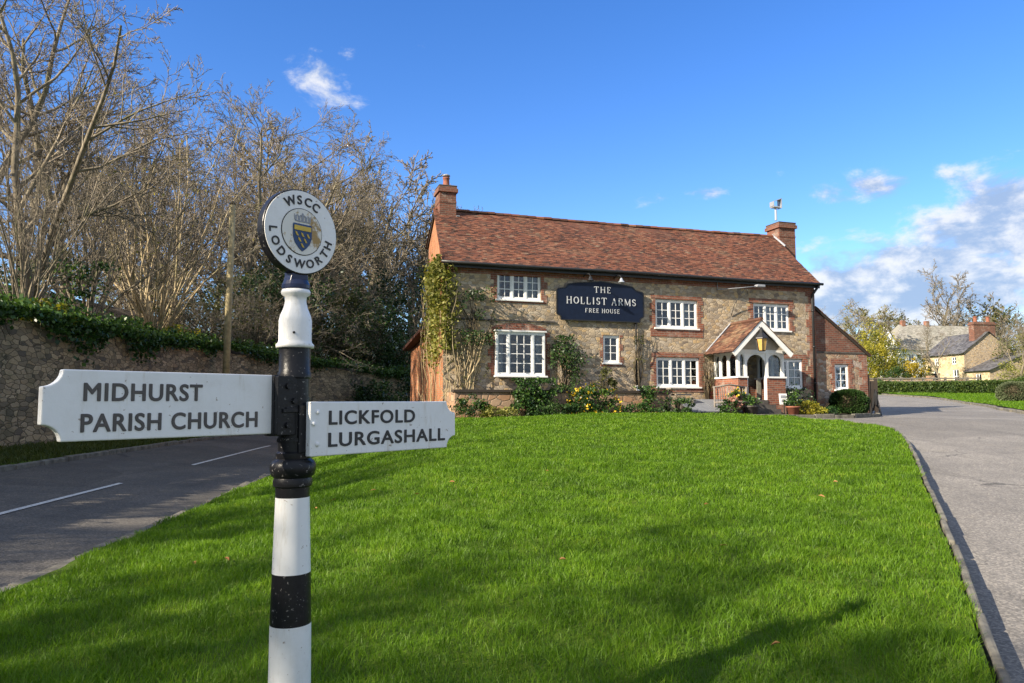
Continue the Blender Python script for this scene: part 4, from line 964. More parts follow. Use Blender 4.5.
for (t_, tip) in ((-.62, .22), (.55, .22)):
    mb = MB(); mb.tube([(t_, .05, 1.52), (t_, -.15, 1.60), (t_, -.42, 1.56), (t_+.02, -.50, 1.46)], .016, 6)
    lm = mb.build('lamp_arm', 'black_iron', sgn); mb = MB(); mb.lathe([(.02, .16), (.05, .12), (.07, .06), (.13, 0)], 14, caps=False); o = mb.build('lamp_shade', 'black_iron' if t_ < 0 else 'galvanised', lm, True); o.location = (t_+.02, -.50, 1.30)
br = thing('flood_light', 'thin grey floodlight arm with braced struts projecting under the eaves above the porch', 'floodlight', loc2w(10.35, -.02, 4.66), R(18))
mb = MB(); mb.tube([(0, 0, 0), (0, -.08, .0), (.75, -.28, .06), (1.40, -.45, .13)], .016, 6); mb.tube([(0, -.02, -.02), (0, -.02, .4)], .014, 6); mb.build('arm', 'lead', br, True); mb = MB(); mb.tube([(.58, 0, -.95), (.66, -.12, -.5), (1.0, -.34, .08)], .012, 6); mb.tube([(1.0, -.34, .08), (1.2, -.2, -.18)], .010, 5); mb.build('strut', 'black_iron', br, True)
mb = MB(); mb.box(1.36, 1.72, -.55, -.36, .10, .19); mb.build('lamp_head', 'lead', br, bevel=.02)
lan = thing('lantern', 'black framed lantern with amber glass hanging in the porch gable', 'lantern', loc2w(10.82, pn-.42, 2.28), R(18))
mb = MB(); mb.lathe([(.13, 0.0), (.20, .40)], 6, caps=True); mb.build('glass_body', 'amber_glass', lan)
mb = MB(); mb.lathe([(.24, .405), (.23, .44), (.10, .60), (.07, .62), (.08, .72), (.03, .76)], 6); 
for k in range(6):
    a = 2*math.pi*k/6; mb.beam((.132*math.cos(a), .132*math.sin(a), 0), (.203*math.cos(a), .203*math.sin(a), .405), .025, .025)
mb.lathe([(.10, -.03), (.14, -.001)], 6); mb.build('frame', 'black_iron', lan)
mb = MB(); mb.tube([(0, 0, .74), (0, .1, .82), (0, .18, .86)], .02, 6); mb.build('bracket', 'black_iron', lan)

# terrace retaining wall and things along the front
mb = MB(); mb.box(.1, 7.6, -1.25, -1.0, -.4, .80); mb.box(.1, .3, -1.0, -.02, -.4, .80); mb.box(7.4, 7.6, -1.0, -.02, -.4, .79)
tw_ = thing('terrace_wall', 'low orange brown stone terrace wall along the foot of the pub front', 'wall', loc2w(0, 0, 0), R(18))
mb.build('wall', 'terrace_stone', tw_); mb = MB(); mb.box(.05, 7.65, -1.30, -.95, .802, .88); mb.build('coping', 'dark_wood', tw_)
mb = MB(); mb.box(.32, 7.38, -.99, -.03, -.3, .78); mb.build('soil_fill', 'soil', tw_)
st = thing('wooden_stand', 'grey weathered slatted wooden steps stand beside the low window by the cellar hatch', 'stand', loc2w(7.75, -1.15, .35), R(18))
for k in range(3):
    mb = MB(); mb.box(-.25+.25*k, .35+.25*k, -.2+.1*k-.1, .0+.1*k, .58-.2*k, .63-.2*k); mb.build('shelf', 'old_wood', st)
for a in (-.15, .75):
    mb = MB(); mb.beam((a-.05, -.1, .62 if a < 0 else .3), (a, -.1, -.4), .06, .06); mb.build('leg', 'old_wood', st)
hat = thing('cellar_hatch', 'sloping grey cellar hatch doors beside the porch bench', 'hatch', loc2w(9.0, -1.4, 0), R(18))
mb = MB(); mb.prism([(-.9, -.1), (.9, -.1), (.9, .12), (-.9, .52)], lambda y, z, d: (d, -y*.6, z), -1.0, 1.0); mb.build('base', 'step_stone', hat)
for k in (0, 1):
    mb = MB(); mb.add([(-.98+k*.99, -.52, .16), (-.02+k*1.0, -.52, .16), (-.02+k*1.0, .56, .56), (-.98+k*.99, .56, .56), (-.98+k*.99, -.52, .20), (-.02+k*1.0, -.52, .20), (-.02+k*1.0, .56, .60), (-.98+k*.99, .56, .60)], [(3, 2, 1, 0), (4, 5, 6, 7), (0, 1, 5, 4), (1, 2, 6, 5), (2, 3, 7, 6), (3, 0, 4, 7)]); mb.build('hatch_door', 'cellar_grey', hat)
bn = thing('rustic_bench', 'rustic bench of rough branches standing left of the porch', 'bench', loc2w(9.75, -1.75, .05), R(18))
rr = random.Random(4)
mb = MB()
for k in range(4): mb.tube([(-.65, -.25+.12*k, .44+rr.uniform(-.01, .01)), (0, -.25+.12*k, .45), (.65, -.25+.12*k, .44)], .035, 6)
mb.build('seat', 'old_wood', bn, True)
mb = MB(); mb.tube([(-.68, .2, .95), (0, .24, 1.05), (.68, .2, .95)], .032, 6)
for k in range(13): a = -.62+k*.103; mb.tube([(a, .16, .46), (a+rr.uniform(-.03, .03), .21, .75), (a+rr.uniform(-.04, .04), .22, .99)], .018, 5)
mb.build('backrest', 'old_wood', bn, True)
for a, b in ((-.62, -.24), (.62, -.24), (-.64, .18), (.64, .18)):
    mb = MB(); mb.tube([(a, b, -.1), (a*.99, b, .3), (a, b, .44 if b < 0 else .97)], .036, 6); mb.build('leg', 'old_wood', bn, True)
nb = thing('notice_card', 'small white notice card standing right of the porch steps', 'notice', loc2w(11.66, -1.95, .0), R(14))
mb = MB(); mb.box(-.15, .15, 0, .02, .42, .80); o = mb.build('card', 'white_paint', nb); o.rotation_euler = (R(-6), 0, 0)
mb = MB(); mb.box(-.10, .10, -.004, 0, .64, .74); mb.box(-.08, .08, -.004, 0, .50, .58); o = mb.build('print', 'lead', nb); o.rotation_euler = (R(-6), 0, 0)
mb = MB(); mb.beam((0, .03, -.1), (0, .03, .6), .03, .03); mb.build('post', 'dark_wood', nb)
def pot(label, t_, n_, z_, r_, h_, lm, seed, rz_=.28, mat_='terracotta', petal=None, num=420):
    p = thing('potted_plant', label, 'potted plant', loc2w(t_, n_, z_), 0, 'pots beside the porch steps')
    mb = MB(); mb.lathe([(r_*.72, 0), (r_*.98, h_*.85), (r_*1.08, h_*.86), (r_*1.08, h_), (r_*.9, h_), (r_*.85, h_*.9)], 16); mb.build('pot', mat_, p, True)
    P_, r = clump_points(num, r_*1.5, r_*1.5, rz_, seed, 16, .4, .3, h_+rz_*.7); P_[:, 2] = np.maximum(P_[:, 2], h_*.9)
    V, F_ = leaf_quads(P_, .075, seed); npobj('foliage', V, F_, lm, p, rnd=r)
    if petal: V, F_ = leaf_quads(P_[:petal[1]]+np.array([0, 0, .06]), .07, seed+1, .9); npobj('blossom', V, F_, petal[0], p, rnd=np.random.RandomState(3).rand(petal[1]))
pot('stone tub of clipped green foliage at the left foot of the porch steps', 10.15, -2.15, .02, .24, .36, 'ivy_leaf', 3, .26, 'step_stone')
pot('terracotta pot of green leaves below the white notice card', 11.85, -2.15, .02, .22, .34, 'ivy_leaf', 5, .24)
pot('tub of pale pink blossom left of the porch steps', 9.45, -2.2, .0, .18, .22, 'grey_leaf', 8, .26, 'step_stone', ('pink_petal', 260))
pot('tub with yellow flowers against the porch brickwork', 9.85, -1.75, .1, .2, .45, 'ivy_leaf', 9, .25, 'terracotta', ('yellow_petal', 40))

# plants along the front
def at(t_, n_, z_=0.0): return loc2w(t_, n_, z_)
# climbing vine on the left corner
v_ = thing('climbing_vine', 'yellow green climbing vine covering the left gable corner up to the eaves', 'climber', at(-.1, -.05, 0), R(18))
rs_ = np.random.RandomState(3); st_ = []
for k in range(16):
    x, y = (rs_.uniform(-.12, .02), rs_.uniform(.0, 3.0)) if k % 2 else (rs_.uniform(0, .55), rs_.uniform(-.12, -.03)); pts = [np.array([x, y, .0])]
    for i in range(9): pts.append(pts[-1]+np.array([rs_.normal()*.07, rs_.normal()*.10, rs_.uniform(.35, .62)]))
    p = np.array(pts); p[:, 0] = np.where(p[:, 1] > .0, np.minimum(p[:, 0], .12*np.maximum(p[:, 1], 0)-.01), p[:, 0]); st_.append((p, np.linspace(.016, .005, 10)))
V, F_ = tube_np(st_, 4); npobj('stem', V, F_, 'pale_stem', v_)
n = 6500; yy = rs_.uniform(-.15, 3.2, n); zz = 1.4+3.9*rs_.beta(2.2, 1.2, n); xx = .12*np.maximum(yy, 0)-np.abs(rs_.normal(size=n))*.16
d_ = vnoise(yy*2+9, zz+3, 1.9, 5); ok = d_ > .48; P_ = np.stack([xx, yy, zz], 1)[ok]
n = 1100; xx2 = np.abs(rs_.normal(size=n))*.26; P2 = np.stack([xx2, -np.abs(rs_.normal(size=n))*.14-.02, rs_.uniform(2.2, 5.0, n)], 1); P_ = np.concatenate([P_, P2])
V, F_ = leaf_quads(P_, .12, 4); npobj('foliage', V, F_, 'vine_leaf', v_, rnd=rs_.rand(len(P_)))
def wall_shrub(name, label, t0, t1, z0, z1, n, lm, seed, thick=.35, size=.10, stems=9, thr=.35, shape=None, stemm='dark_bark', cat='wall shrub', nbase=-.05):
    v_ = thing(name, label, cat, at((t0+t1)/2, nbase, z0), R(18)); rs_ = np.random.RandomState(seed); hw = (t1-t0)/2; hh = z1-z0
    u = rs_.uniform(-1, 1, n); z = rs_.rand(n)
    wdt = shape(z) if shape else np.sqrt(np.clip(1-(2*z-1)**2, 0, 1))*.9+.15
    ok = (np.abs(u) < wdt*(0.75+.45*vnoise(u*3+5, z*4+5, 1.3, seed))) & (vnoise(u*hw*2+20, z*hh*2+20, 1.5, seed+1) > thr)
    u, z = u[ok], z[ok]; P_ = np.stack([u*hw, -np.abs(rs_.normal(size=len(u)))*thick*.6*(.4+wdt[ok]), z*hh], 1)
    V, F_ = leaf_quads(P_, size, seed); npobj('foliage', V, F_, lm, v_, rnd=np.clip(.5+.3*rs_.normal(size=len(u)), 0, 1))
    sp = []
    for k in range(stems):
        x = rs_.normal()*.1*hw; p = [np.array([x, -.03, -.05])]; dr = rs_.uniform(-1, 1)*hw/7
        for i in range(7): p.append(p[-1]+np.array([dr+rs_.normal()*.06, -abs(rs_.normal())*.02, hh/7.6]))
        sp.append((np.array(p), np.linspace(.025, .006, 8)))
    V, F_ = tube_np(sp, 4); npobj('stem', V, F_, stemm, v_); return v_
wall_shrub('wall_shrub', 'dark green evergreen shrub trained on the wall between vine and bay window', .25, 2.0, 2.35, 4.3, 3000, 'evergreen', 31, .45, .08, 10, .40, lambda z: .75-.3*np.abs(z-.4))
wall_shrub('bare_climber', 'tangle of bare brown climber stems on the wall below the evergreen shrub', .1, 1.5, .8, 3.0, 500, 'olive_leaf', 33, .3, .07, 34, .5, None, 'pale_stem')
wall_shrub('wall_shrub', 'dark green bushy shrub growing up the wall right of the bay window', 3.62, 4.75, .85, 2.75, 2600, 'evergreen', 35, .55, .09, 8, .30, lambda z: .35+.75*np.sin(np.clip(z, 0, 1)*2.9))
wall_shrub('bare_climber', 'thin leafy creeper climbing the black downpipe right of the navy board', 6.8, 7.2, 1.0, 3.3, 500, 'olive_leaf', 36, .2, .07, 6, .4, None)
wall_shrub('bare_climber', 'bare twisting climber stems on the wall beside the rustic bench', 9.5, 10.1, .3, 2.3, 160, 'olive_leaf', 38, .3, .06, 14, .5, None)
iv = wall_shrub('trailing_ivy', 'trailing ivy hanging over the terrace wall under the bay window', 1.75, 3.35, -.05, 1.25, 4200, 'ivy_leaf', 37, .35, .085, 8, .28, lambda z: .75+.3*z, 'dark_bark', 'ivy', -1.3)
wall_shrub('trailing_ivy', 'ivy tumbling over the terrace wall below the white pipe shoe', 5.9, 7.4, .45, 1.02, 1500, 'ivy_leaf', 39, .35, .08, 5, .36, lambda z: .35+.8*z, 'dark_bark', 'ivy', -1.3)
bush('flowering_shrub', 'dark shrub dotted with yellow flowers before the terrace wall', at(4.55, -1.80, .0), .80, .45, .52, 'ivy_leaf', 2300, .085, 51, extra=('yellow_petal', 300, .075, 'blossom'), group='plants at the foot of the pub')
for k, (t_, n_, rx, rz_, lm, lab) in enumerate([(.5, -1.75, .55, .34, 'ivy_leaf', 'low bright green plants at the left end of the terrace wall'), (1.3, -2.0, .5, .22, 'vine_leaf', 'small yellow green plant on the bed edge before the terrace wall'), (3.1, -2.0, .75, .26, 'evergreen', 'low dark groundcover shrub right of the trailing ivy foot'), (6.0, -2.1, .6, .25, 'ivy_leaf', 'small green plant right of the yellow flowered shrub'),
        (7.4, -2.1, .55, .34, 'evergreen', 'dark low plant before the wooden stand'), (12.75, -1.1, .65, .62, 'evergreen', 'rounded dark evergreen shrub under the window right of the porch'), (12.6, -2.0, .55, .28, 'spring_leaf', 'low lime green plant right of the porch pots'), (13.6, -1.3, .7, .30, 'ivy_leaf', 'low spreading plant between porch shrub and clipped ball'), (5.25, -1.1, .35, .45, 'olive_leaf', 'small upright plant behind the yellow flowered shrub'), (9.2, -2.3, .35, .3, 'ivy_leaf', 'green plant by the bench left end')]):
    bush('bed_plant', lab, at(t_, n_, .0 if k != 8 else .75), rx, rx*.75, rz_, lm, int(1100*rx/.5), .075, 60+k, 'plant', 'plants at the foot of the pub', 22, .38)
def ball(name, label, loc, rx, ry, rz_, zc, lm, n, size, seed, cat='shrub'):
    t = thing(name, label, cat, loc); rs_ = np.random.RandomState(seed); d = rs_.normal(size=(n, 3)); d /= np.linalg.norm(d, axis=1)[:, None]
    d = np.sign(d)*np.abs(d)**.85; k = rs_.uniform(.90, 1.03, n)*(1+.06*(vnoise(d[:, 0]*3+9, d[:, 2]*3+d[:, 1]*2+9, 1, seed)-.5)*2)
    P_ = d*k[:, None]*np.array([rx, ry, rz_]); P_[:, 2] = np.maximum(P_[:, 2]+zc, .02)
    V, F_ = leaf_quads(P_, size, seed, .8); npobj('foliage', V, F_, lm, t, rnd=np.clip(.45+.28*rs_.normal(size=n), 0, 1))
    mb = MB(); mb.lathe([(max(.02, .78*math.sin(math.pi*i/10)), zc-.78*rz_*math.cos(math.pi*i/10)) for i in range(11)], 20); mb.v = [(x*rx, y*ry, z) for x, y, z in mb.v]; mb.build('dark_core', 'dark_bark', t, True); return t  # solid dark core added behind the leaves to stop see-through
ball('clipped_shrub', 'large clipped dark green rounded shrub before the single storey wing', at(15.52, -.75, .0), .68, .60, .55, .44, 'evergreen', 14000, .06, 77)
# dark timber gate and bin store beyond the wing
gp = thing('timber_gate', 'dark timber gate standing open against the right end of the wing', 'gate', loc2w(17.28, .12, .05), R(0))
for a in (0, .30):
    mb = MB(); mb.box(a-.05, a+.05, -.05, .05, -.2, 1.55 if a == 0 else 1.4); mb.build('post', 'dark_wood', gp)
mb = MB()
for k in range(4): mb.box(.052+k*.05, .052+k*.05+.046, -.02, .02, .12, 1.3)
mb.box(.05, .25, .021, .045, .3, .4); mb.box(.05, .25, .021, .045, 1.0, 1.1); mb.build('panel', 'dark_wood', gp)
ab = thing('menu_board', 'small black framed menu board on legs at the wing corner', 'menu board', loc2w(17.30, -.20, .06), R(70))
mb = MB(); mb.box(-.2, .2, -.02, .02, .35, .95); mb.build('board', 'black_iron', ab)
mb = MB(); mb.box(-.16, .16, -.026, -.021, .4, .9); mb.build('menu_sheet', 'lead', ab)
for a in (-.18, .18):
    for b in (-.18, .18): mb = MB(); mb.beam((a, 0, .95), (a, b, -.1), .03, .03); mb.build('leg', 'black_iron', ab)

# ------------------------------------------------------------------ retaining wall, bank and trees at the left
def wx(y, off=0.0): return float(cx(y))-9.6-off
WTY = [-14, 0, 10, 16.6, 24, 31, 38, 43, 48]; WTZ = [2.3, 2.5, 3.2, 3.70, 3.86, 3.98, 3.75, 3.45, 3.3]
def wtop(y): return float(np.interp(y, WTY, WTZ))
wl = thing('retaining_wall', 'tall dark rubble stone retaining wall beside the left road', 'wall', (wx(16), 16, .6))
mb = MB(); o0 = Vector((wx(16), 16, .6)); yy = np.arange(-14, 48.1, 1.0); prev = None
for y0, y1 in zip(yy[:-1], yy[1:]):
    q = []
    for y in (y0, y1):
        zt_ = wtop(y)+.04*math.sin(y*2.1); q += [(wx(y, -.05), y, .2), (wx(y, .12), y, zt_), (wx(y, .65), y, zt_), (wx(y, .65), y, .2)]
    q = [tuple(Vector(p)-o0) for p in q]
    mb.add(q, [(0, 1, 5, 4), (1, 2, 6, 5), (2, 3, 7, 6)])
mb.add([tuple(Vector(p)-o0) for p in ((wx(48, -.05), 48, .2), (wx(48, .12), 48, 3.3), (wx(48, .65), 48, 3.3), (wx(48, .65), 48, .2))], [(0, 3, 2, 1)])
mb.build('wall', 'retaining', wl)
# ivy along the wall head
rs_ = np.random.RandomState(17); n = 36000; y = rs_.uniform(4, 46, n); a = rs_.rand(n)
dr = np.abs(rs_.normal(size=n))*(.08+.34*vnoise(y+50, y*.3+9, .8, 3)**2)
top = np.interp(y, WTY, WTZ); X_ = np.array([wx(q) for q in y]); side = rs_.rand(n) < .62
X_ = np.where(side, X_+.02+np.abs(rs_.normal(size=n))*.10, X_-rs_.uniform(0, 1.4, n)); Z_ = np.where(side, top-dr+.30, top+.1+np.abs(rs_.normal(size=n))*.20+.25*vnoise(y+20, y*.5, .9, 12))
iv = thing('wall_ivy', 'dark ivy spilling along the top of the tall retaining wall', 'ivy', (wx(16), 16, 3.7))
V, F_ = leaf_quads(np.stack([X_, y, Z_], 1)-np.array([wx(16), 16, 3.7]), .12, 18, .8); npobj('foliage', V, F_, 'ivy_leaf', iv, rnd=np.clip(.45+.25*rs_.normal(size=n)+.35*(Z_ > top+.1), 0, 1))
sp = []
for k in range(60):
    y0 = rs_.uniform(5, 45); x0 = wx(y0)+.03; p = [np.array([x0, y0, wtop(y0)+.05])]
    for i in range(4): p.append(p[-1]+np.array([.015, rs_.normal()*.12, -rs_.uniform(.05, .2)]))
    sp.append((np.array(p)-np.array([wx(16), 16, 3.7]), np.linspace(.014, .006, 5)))
V, F_ = tube_np(sp, 4); npobj('stem', V, F_, 'dark_bark', iv)
# bank behind the wall
def bankz(x, y): 
    d = max(0.0, (wx(y)-.6)-x); f = float(np.interp(y, [8, 16, 34, 44], [.35, 1, 1, .5])); return wtop(min(max(y, -14), 48))-.05+f*(.45*min(d, 4.5))+.06*min(max(d-4.5, 0), 40)
rows = [q for q in np.arange(-40, 48.1, 2.0)]; V = []; nb_ = 26
for y in rows:
    for k in range(nb_):
        x = wx(y, .6)-(k/(nb_-1))**1.8*120; V.append((x, y, bankz(x, y)))
i0 = (np.arange(len(rows)-1)[:, None]*nb_+np.arange(nb_-1)[None]).ravel()
tag(npobj('bank', V, np.stack([i0, i0+nb_, i0+nb_+1, i0+1], 1), 'soil', smooth=True), kind='structure')
rows2 = [48+k*4 for k in range(16)]; V = []
for y in rows2:
    for k in range(nb_):
        x = wx(48, .6)+6*min(1, (y-48)/10)-(k/(nb_-1))**1.5*130; V.append((x, y, 3.0+.02*(y-48)+.07*min(40, max(0, wx(48, .6)-x))))
i0 = (np.arange(len(rows2)-1)[:, None]*nb_+np.arange(nb_-1)[None]).ravel()
tag(npobj('bank', V, np.stack([i0, i0+nb_, i0+nb_+1, i0+1], 1), 'soil', smooth=True), kind='structure')
def bp(px, d): x = (px-512)/740*d; return (x, d, bankz(x, min(d, 48)) if d < 48 else 3.2)
tp = thing('telegraph_pole', 'weathered wooden telegraph pole standing on the wall line before the trees', 'telegraph pole', ((226-512)/740*30.2, 30.2, 1.0))
mb = MB(); mb.tube([(0, 0, 0), (0.02, 0, 5), (0.05, 0, 9.0)], [.15, .135, .115], 12); mb.build('pole', 'pole_wood', tp, True)
mb = MB(); mb.lathe([(.125, 9.0), (.12, 9.06), (.02, 9.16)], 12, c=(.05, 0)); mb.build('pole_cap', 'dark_bark', tp)
TG = 'bare trees on the bank behind the wall'
trees = [('tall0', 22, 22, 10.8, 'tall bare tree with upright trunk at the far left edge of the bank'), ('broad0', 62, 27, 11.6, 'broad bare tree whose limbs arch over the hazel stems'),
 ('tall1', 112, 36, 12.6, 'forked bare tree rising behind the left hazel stems'), ('broad1', 178, 40, 13.0, 'bare spreading tree behind the right side of the hazel'),
 ('tall2', 236, 42, 12.2, 'bare tree standing just behind the telegraph pole'), ('tall3', 275, 46, 13.6, 'bare forked tree left of the round sign disc'), ('broad0', 318, 49, 15.6, 'bare tree behind the round sign disc'),
 ('tall1', 352, 52, 14.9, 'bare tree right of the round sign disc'), ('broad1', 385, 55, 13.8, 'bare rounded tree midway between sign disc and pub chimney'), ('tall2', 412, 58, 13.1, 'low bare tree closest to the pub left chimney'),
 ('tall2', -40, 22, 11.0, 'bare tree beyond the left edge of the bank'), ('broad1', 140, 50, 16.0, 'distant tall bare tree behind the hazel'), ('tall0', 205, 60, 18.0, 'distant pale bare tree behind the telegraph pole top'), ('tall3', 300, 66, 21.8, 'distant bare tree seen above the sign disc'), ('broad0', 362, 68, 19.0, 'distant bare tree crown right of the sign disc'),
 ('tall1', 8, 36, 13.8, 'bare tree behind the far left trunk'), ('broad1', 250, 56, 15.6, 'broad distant bare tree left of the sign disc'), ('broad0', 400, 74, 17.2, 'far broad bare tree beside the pub gable'), ('tall0', 335, 58, 16.8, 'slender bare tree behind the dark shrubs right of the disc'), ('broad1', 428, 66, 13.2, 'far bare tree just behind the pub gable edge'), ('far0', 372, 57, 16.5, 'rounded bare tree right of the disc above the shrubs'), ('far1', 404, 62, 16.0, 'bare tree with a fine twigged crown nearest the pub gable'), ('far1', 345, 72, 19.0, 'tall fine twigged tree behind the disc right edge'), ('far1', 175, 52, 18.5, 'fine twigged tree behind the hazel right stems'), ('far0', 285, 60, 18.5, 'fine twigged tree left of the disc'), ('tall3', 85, 42, 14.5, 'bare tree between the two hazels far behind'), ('broad0', 30, 46, 17, 'far broad bare tree at the left edge'), ('broad1', 325, 84, 23.0, 'farthest broad bare tree behind the disc')]
for i, (k, px, d, h_, lab) in enumerate(trees):
    p = bp(px, d); bare_tree(k, p, h_*(1.1 if px >= 235 else 1.0), 1.3*i+.4, lab, group=TG, leaves=('bud_leaf', 500, .10, i) if i in (4, 6, 8) else None)
# the same row of trees goes on beside and behind the camera
for i, (k, x, y, h_) in enumerate([('tall2', -22, -9.0, 9.5), ('tall3', -19, -1, 10.0), ('broad1', -24, -17, 11), ('tall1', -9, -16, 10),]):
    bare_tree(k, (x, y, bankz(x, y) if x < -11 else .4), h_, i*2.1, 'bare tree of the roadside row out beside the camera', group='roadside trees beside the camera')
for i, (x, y, h_) in enumerate([(-22, -3.0, 10.5), (-17.2, -8.4, 10.8), (-24, 3, 11), (-18.6, -10.6, 11)]):
    bare_tree(('far0', 'far1')[i % 2], (x, y, bankz(x, y)), h_, i*1.1, 'bare tree of the roadside row out beside the camera', group='roadside trees beside the camera')
p = bp(153, 30.5); bare_tree('coppice0', p, 9.6, .3, 'multi stemmed hazel with pale fanning stems growing at the wall top', 'hazel_coppice', 'pale_stem', 'twig', 1.0, None, ('spring_leaf', 260, .13, 3))
p = bp(84, 25.5); bare_tree('coppice1', p, 7.6, 1.3, 'smaller thin stemmed hazel left of the main hazel', 'hazel_coppice', 'bark', 'twig', .8)
p = bp(20, 20.5); bare_tree('coppice1', p, 6.0, 2.6, 'thin grey hazel at the left frame edge above the ivy', 'hazel_coppice', 'bark', 'twig', .8)
TH = [('thicket0', 205, 33, 3.6, 'tangled brown thicket left of the telegraph pole'), ('thicket1', 255, 38, 4.8, 'tangled brown thicket right of the telegraph pole'), ('thicket0', 300, 43, 6.0, 'brown thicket behind the white sign collar'), ('thicket1', 352, 47, 6.6, 'brown thicket left of the pub outshot'), ('thicket0', 60, 29, 4.0, 'brown thicket behind the left hazel stems'), ('thicket1', 125, 35, 5.0, 'brown thicket behind the main hazel'), ('thicket1', 398, 53, 8.0, 'brown thicket close to the pub left gable'), ('thicket0', 230, 49, 7.5, 'tall tangled thicket in the middle of the bank'), ('thicket0', 416, 62, 9.0, 'tall thicket filling the gap beside the pub gable'), ('thicket0', 375, 60, 9.0, 'tall brown thicket right of the disc')]
for i, (k, px, d, h_, lab) in enumerate(TH):
    bare_tree(k, bp(px, d), h_, i*1.7, lab, 'thicket', 'bark', 'twig', 1.1, 'brown thickets on the bank', ('evergreen', 3000, .15, i+30) if px >= 300 else ('olive_leaf', 700, .12, i+30), cat='thicket')
for i, (px, d, rx, rz_, lm, num, lab, dzz) in enumerate([(232, 39, 2.6, 2.3, 'evergreen', 4500, 'dark evergreen shrub right behind the telegraph pole', -.3), (282, 41, 3.0, 2.6, 'evergreen', 5000, 'dark evergreen shrub behind the left sign collar edge', -.3), (335, 44, 2.6, 2.6, 'olive_leaf', 4500, 'olive green shrub between sign post and pub', -.3),
      (372, 46, 2.6, 3.4, 'evergreen', 5500, 'dark evergreen shrub left of the brick outshot', -1.6), (408, 50, 2.8, 5.0, 'evergreen', 6500, 'tall dark evergreen beside the pub gable', -1.4), (300, 55, 3.2, 5.0, 'ivy_leaf', 4200, 'ivy covered trunk mass below the sign disc', 0), (258, 52, 2.6, 5.0, 'olive_leaf', 3600, 'ivy grown dead tree left of the sign disc', 0), (185, 36, 2.2, 1.5, 'olive_leaf', 2600, 'low olive shrub behind the hazel right stems', -.2), (35, 23, 2.4, 1.0, 'ivy_leaf', 2600, 'low ivy shrub above the wall at the far left', -.2), (345, 60, 3.4, 4.6, 'olive_leaf', 4000, 'far olive green tree mass between disc and gable', 0), (390, 47, 1.6, 1.6, 'ivy_leaf', 2600, 'low ivy mass at the end of the retaining wall', -1.9), (378, 41.2, 1.5, 1.5, 'evergreen', 3000, 'dark evergreen hanging over the far end of the wall', -3.2), (400, 44.5, 1.7, 1.9, 'evergreen', 3200, 'dark evergreen shrub at road level beside the pub outshot', -3.4), (130, 40, 3.4, 2.6, 'olive_leaf', 3000, 'olive scrub far behind the hazel', -.3)]):
    p = bp(px, d); bush('evergreen_shrub', lab, (p[0], p[1], p[2]+dzz), rx, rx*.8, rz_, lm, num, .17 if d > 40 else .12, 90+i, 'shrub', 'shrubs on the bank', 46, .28, .4)
for i, (px, d, rx, lm) in enumerate([(178, 30, .9, 'spring_leaf'), (118, 24.5, .8, 'ivy_leaf'), (40, 19.2, .7, 'spring_leaf'), (207, 31, .8, 'ivy_leaf')]):
    p = bp(px, d); bush('bank_plant', ['bright green leafy plant right of the hazel foot', 'green leafy plant left of the hazel foot', 'bright green plant above the ivy at far left', 'small green plant on the wall top left of the pole'][i], (p[0], p[1], p[2]), rx, .5, .38, lm, 700, .11, 140+i, 'plant', 'plants along the wall top', 20, .35)

# ------------------------------------------------------------------ the far side at the right
def gp_(px, d, z=None): x = (px-512)/740*d; return (x, d, Hf(x, d) if z is None else z)
# stone cottage
ct = thing('stone_cottage', 'yellow stone cottage with grey slate roof and tall brick chimney stack', 'house', (56.3, 92, 4.1), math.atan2(.15, .99))
# local x: along gable (to the right), local y: back along the front face
EC, RC, GW, FL = 4.2, 6.75, 7.0, 6.9
cw = [(1.0, 2.0, .35, 2.1), (4.6, 5.5, .2, 2.1), (1.35, 2.15, 2.75, 3.7), (4.4, 5.2, 2.75, 3.7)]
mb = MB()
def wall_x(mb, y0, y1, z0, z1, holes, x, depth=.2, mi=0):
    m2 = MB(); wall_with_holes(m2, y0, y1, z0, z1, holes, 0, depth)
    for f in m2.f: mb.add([(x+m2.v[i][1], m2.v[i][0], m2.v[i][2]) for i in f][::-1], [tuple(range(len(f)))], mi)
wall_x(mb, 0, FL, -.5, EC, cw, 0)
mb.add([(0, 0, -.5), (GW, 0, -.5), (GW, 0, EC), (GW/2, 0, RC), (0, 0, EC)], [(0, 1, 2, 3, 4)], 1); mb.add([(0, FL, -.5), (GW, FL, -.5), (GW, FL, EC), (GW/2, FL, RC), (0, FL, EC)], [(4, 3, 2, 1, 0)], 1)
mb.add([(GW, 0, -.5), (GW, FL, -.5), (GW, FL, EC), (GW, 0, EC)], [(0, 1, 2, 3)]); mb.build('wall', ['cottage_stone', 'rubble'], ct)
cp = math.atan2(RC-EC, GW/2); S_ = (GW/2+.35)/math.cos(cp)
rf = tile_roof('roof', 'slate', (-.35, FL+.2, EC-.35*math.tan(cp)+.04), (0, -1, 0), (math.cos(cp), 0, math.sin(cp)), (-math.sin(cp), 0, math.cos(cp)), FL+.4, S_, ct, .35, .28, .03, 41)
tile_roof('roof', 'slate', (GW+.35, -.2, EC-.35*math.tan(cp)+.04), (0, 1, 0), (-math.cos(cp), 0, math.sin(cp)), (math.sin(cp), 0, math.cos(cp)), FL+.4, S_, ct, .35, .28, .03, 42)
mb = MB(); mb.box(1.9, 4.9, .35, 1.25, 5.2, 8.05); mb.box(1.8, 5.0, .25, 1.35, 7.7, 7.85)
mb2 = mb.build('chimney', 'brick_dark', ct)
for a in (2.5, 4.3): mb = MB(); mb.lathe([(.22, 8.05), (.2, 8.6), (.25, 8.65), (.25, 8.75)], 10, c=(a, .8)); mb.build('chimney_pot', 'terracotta', mb2)
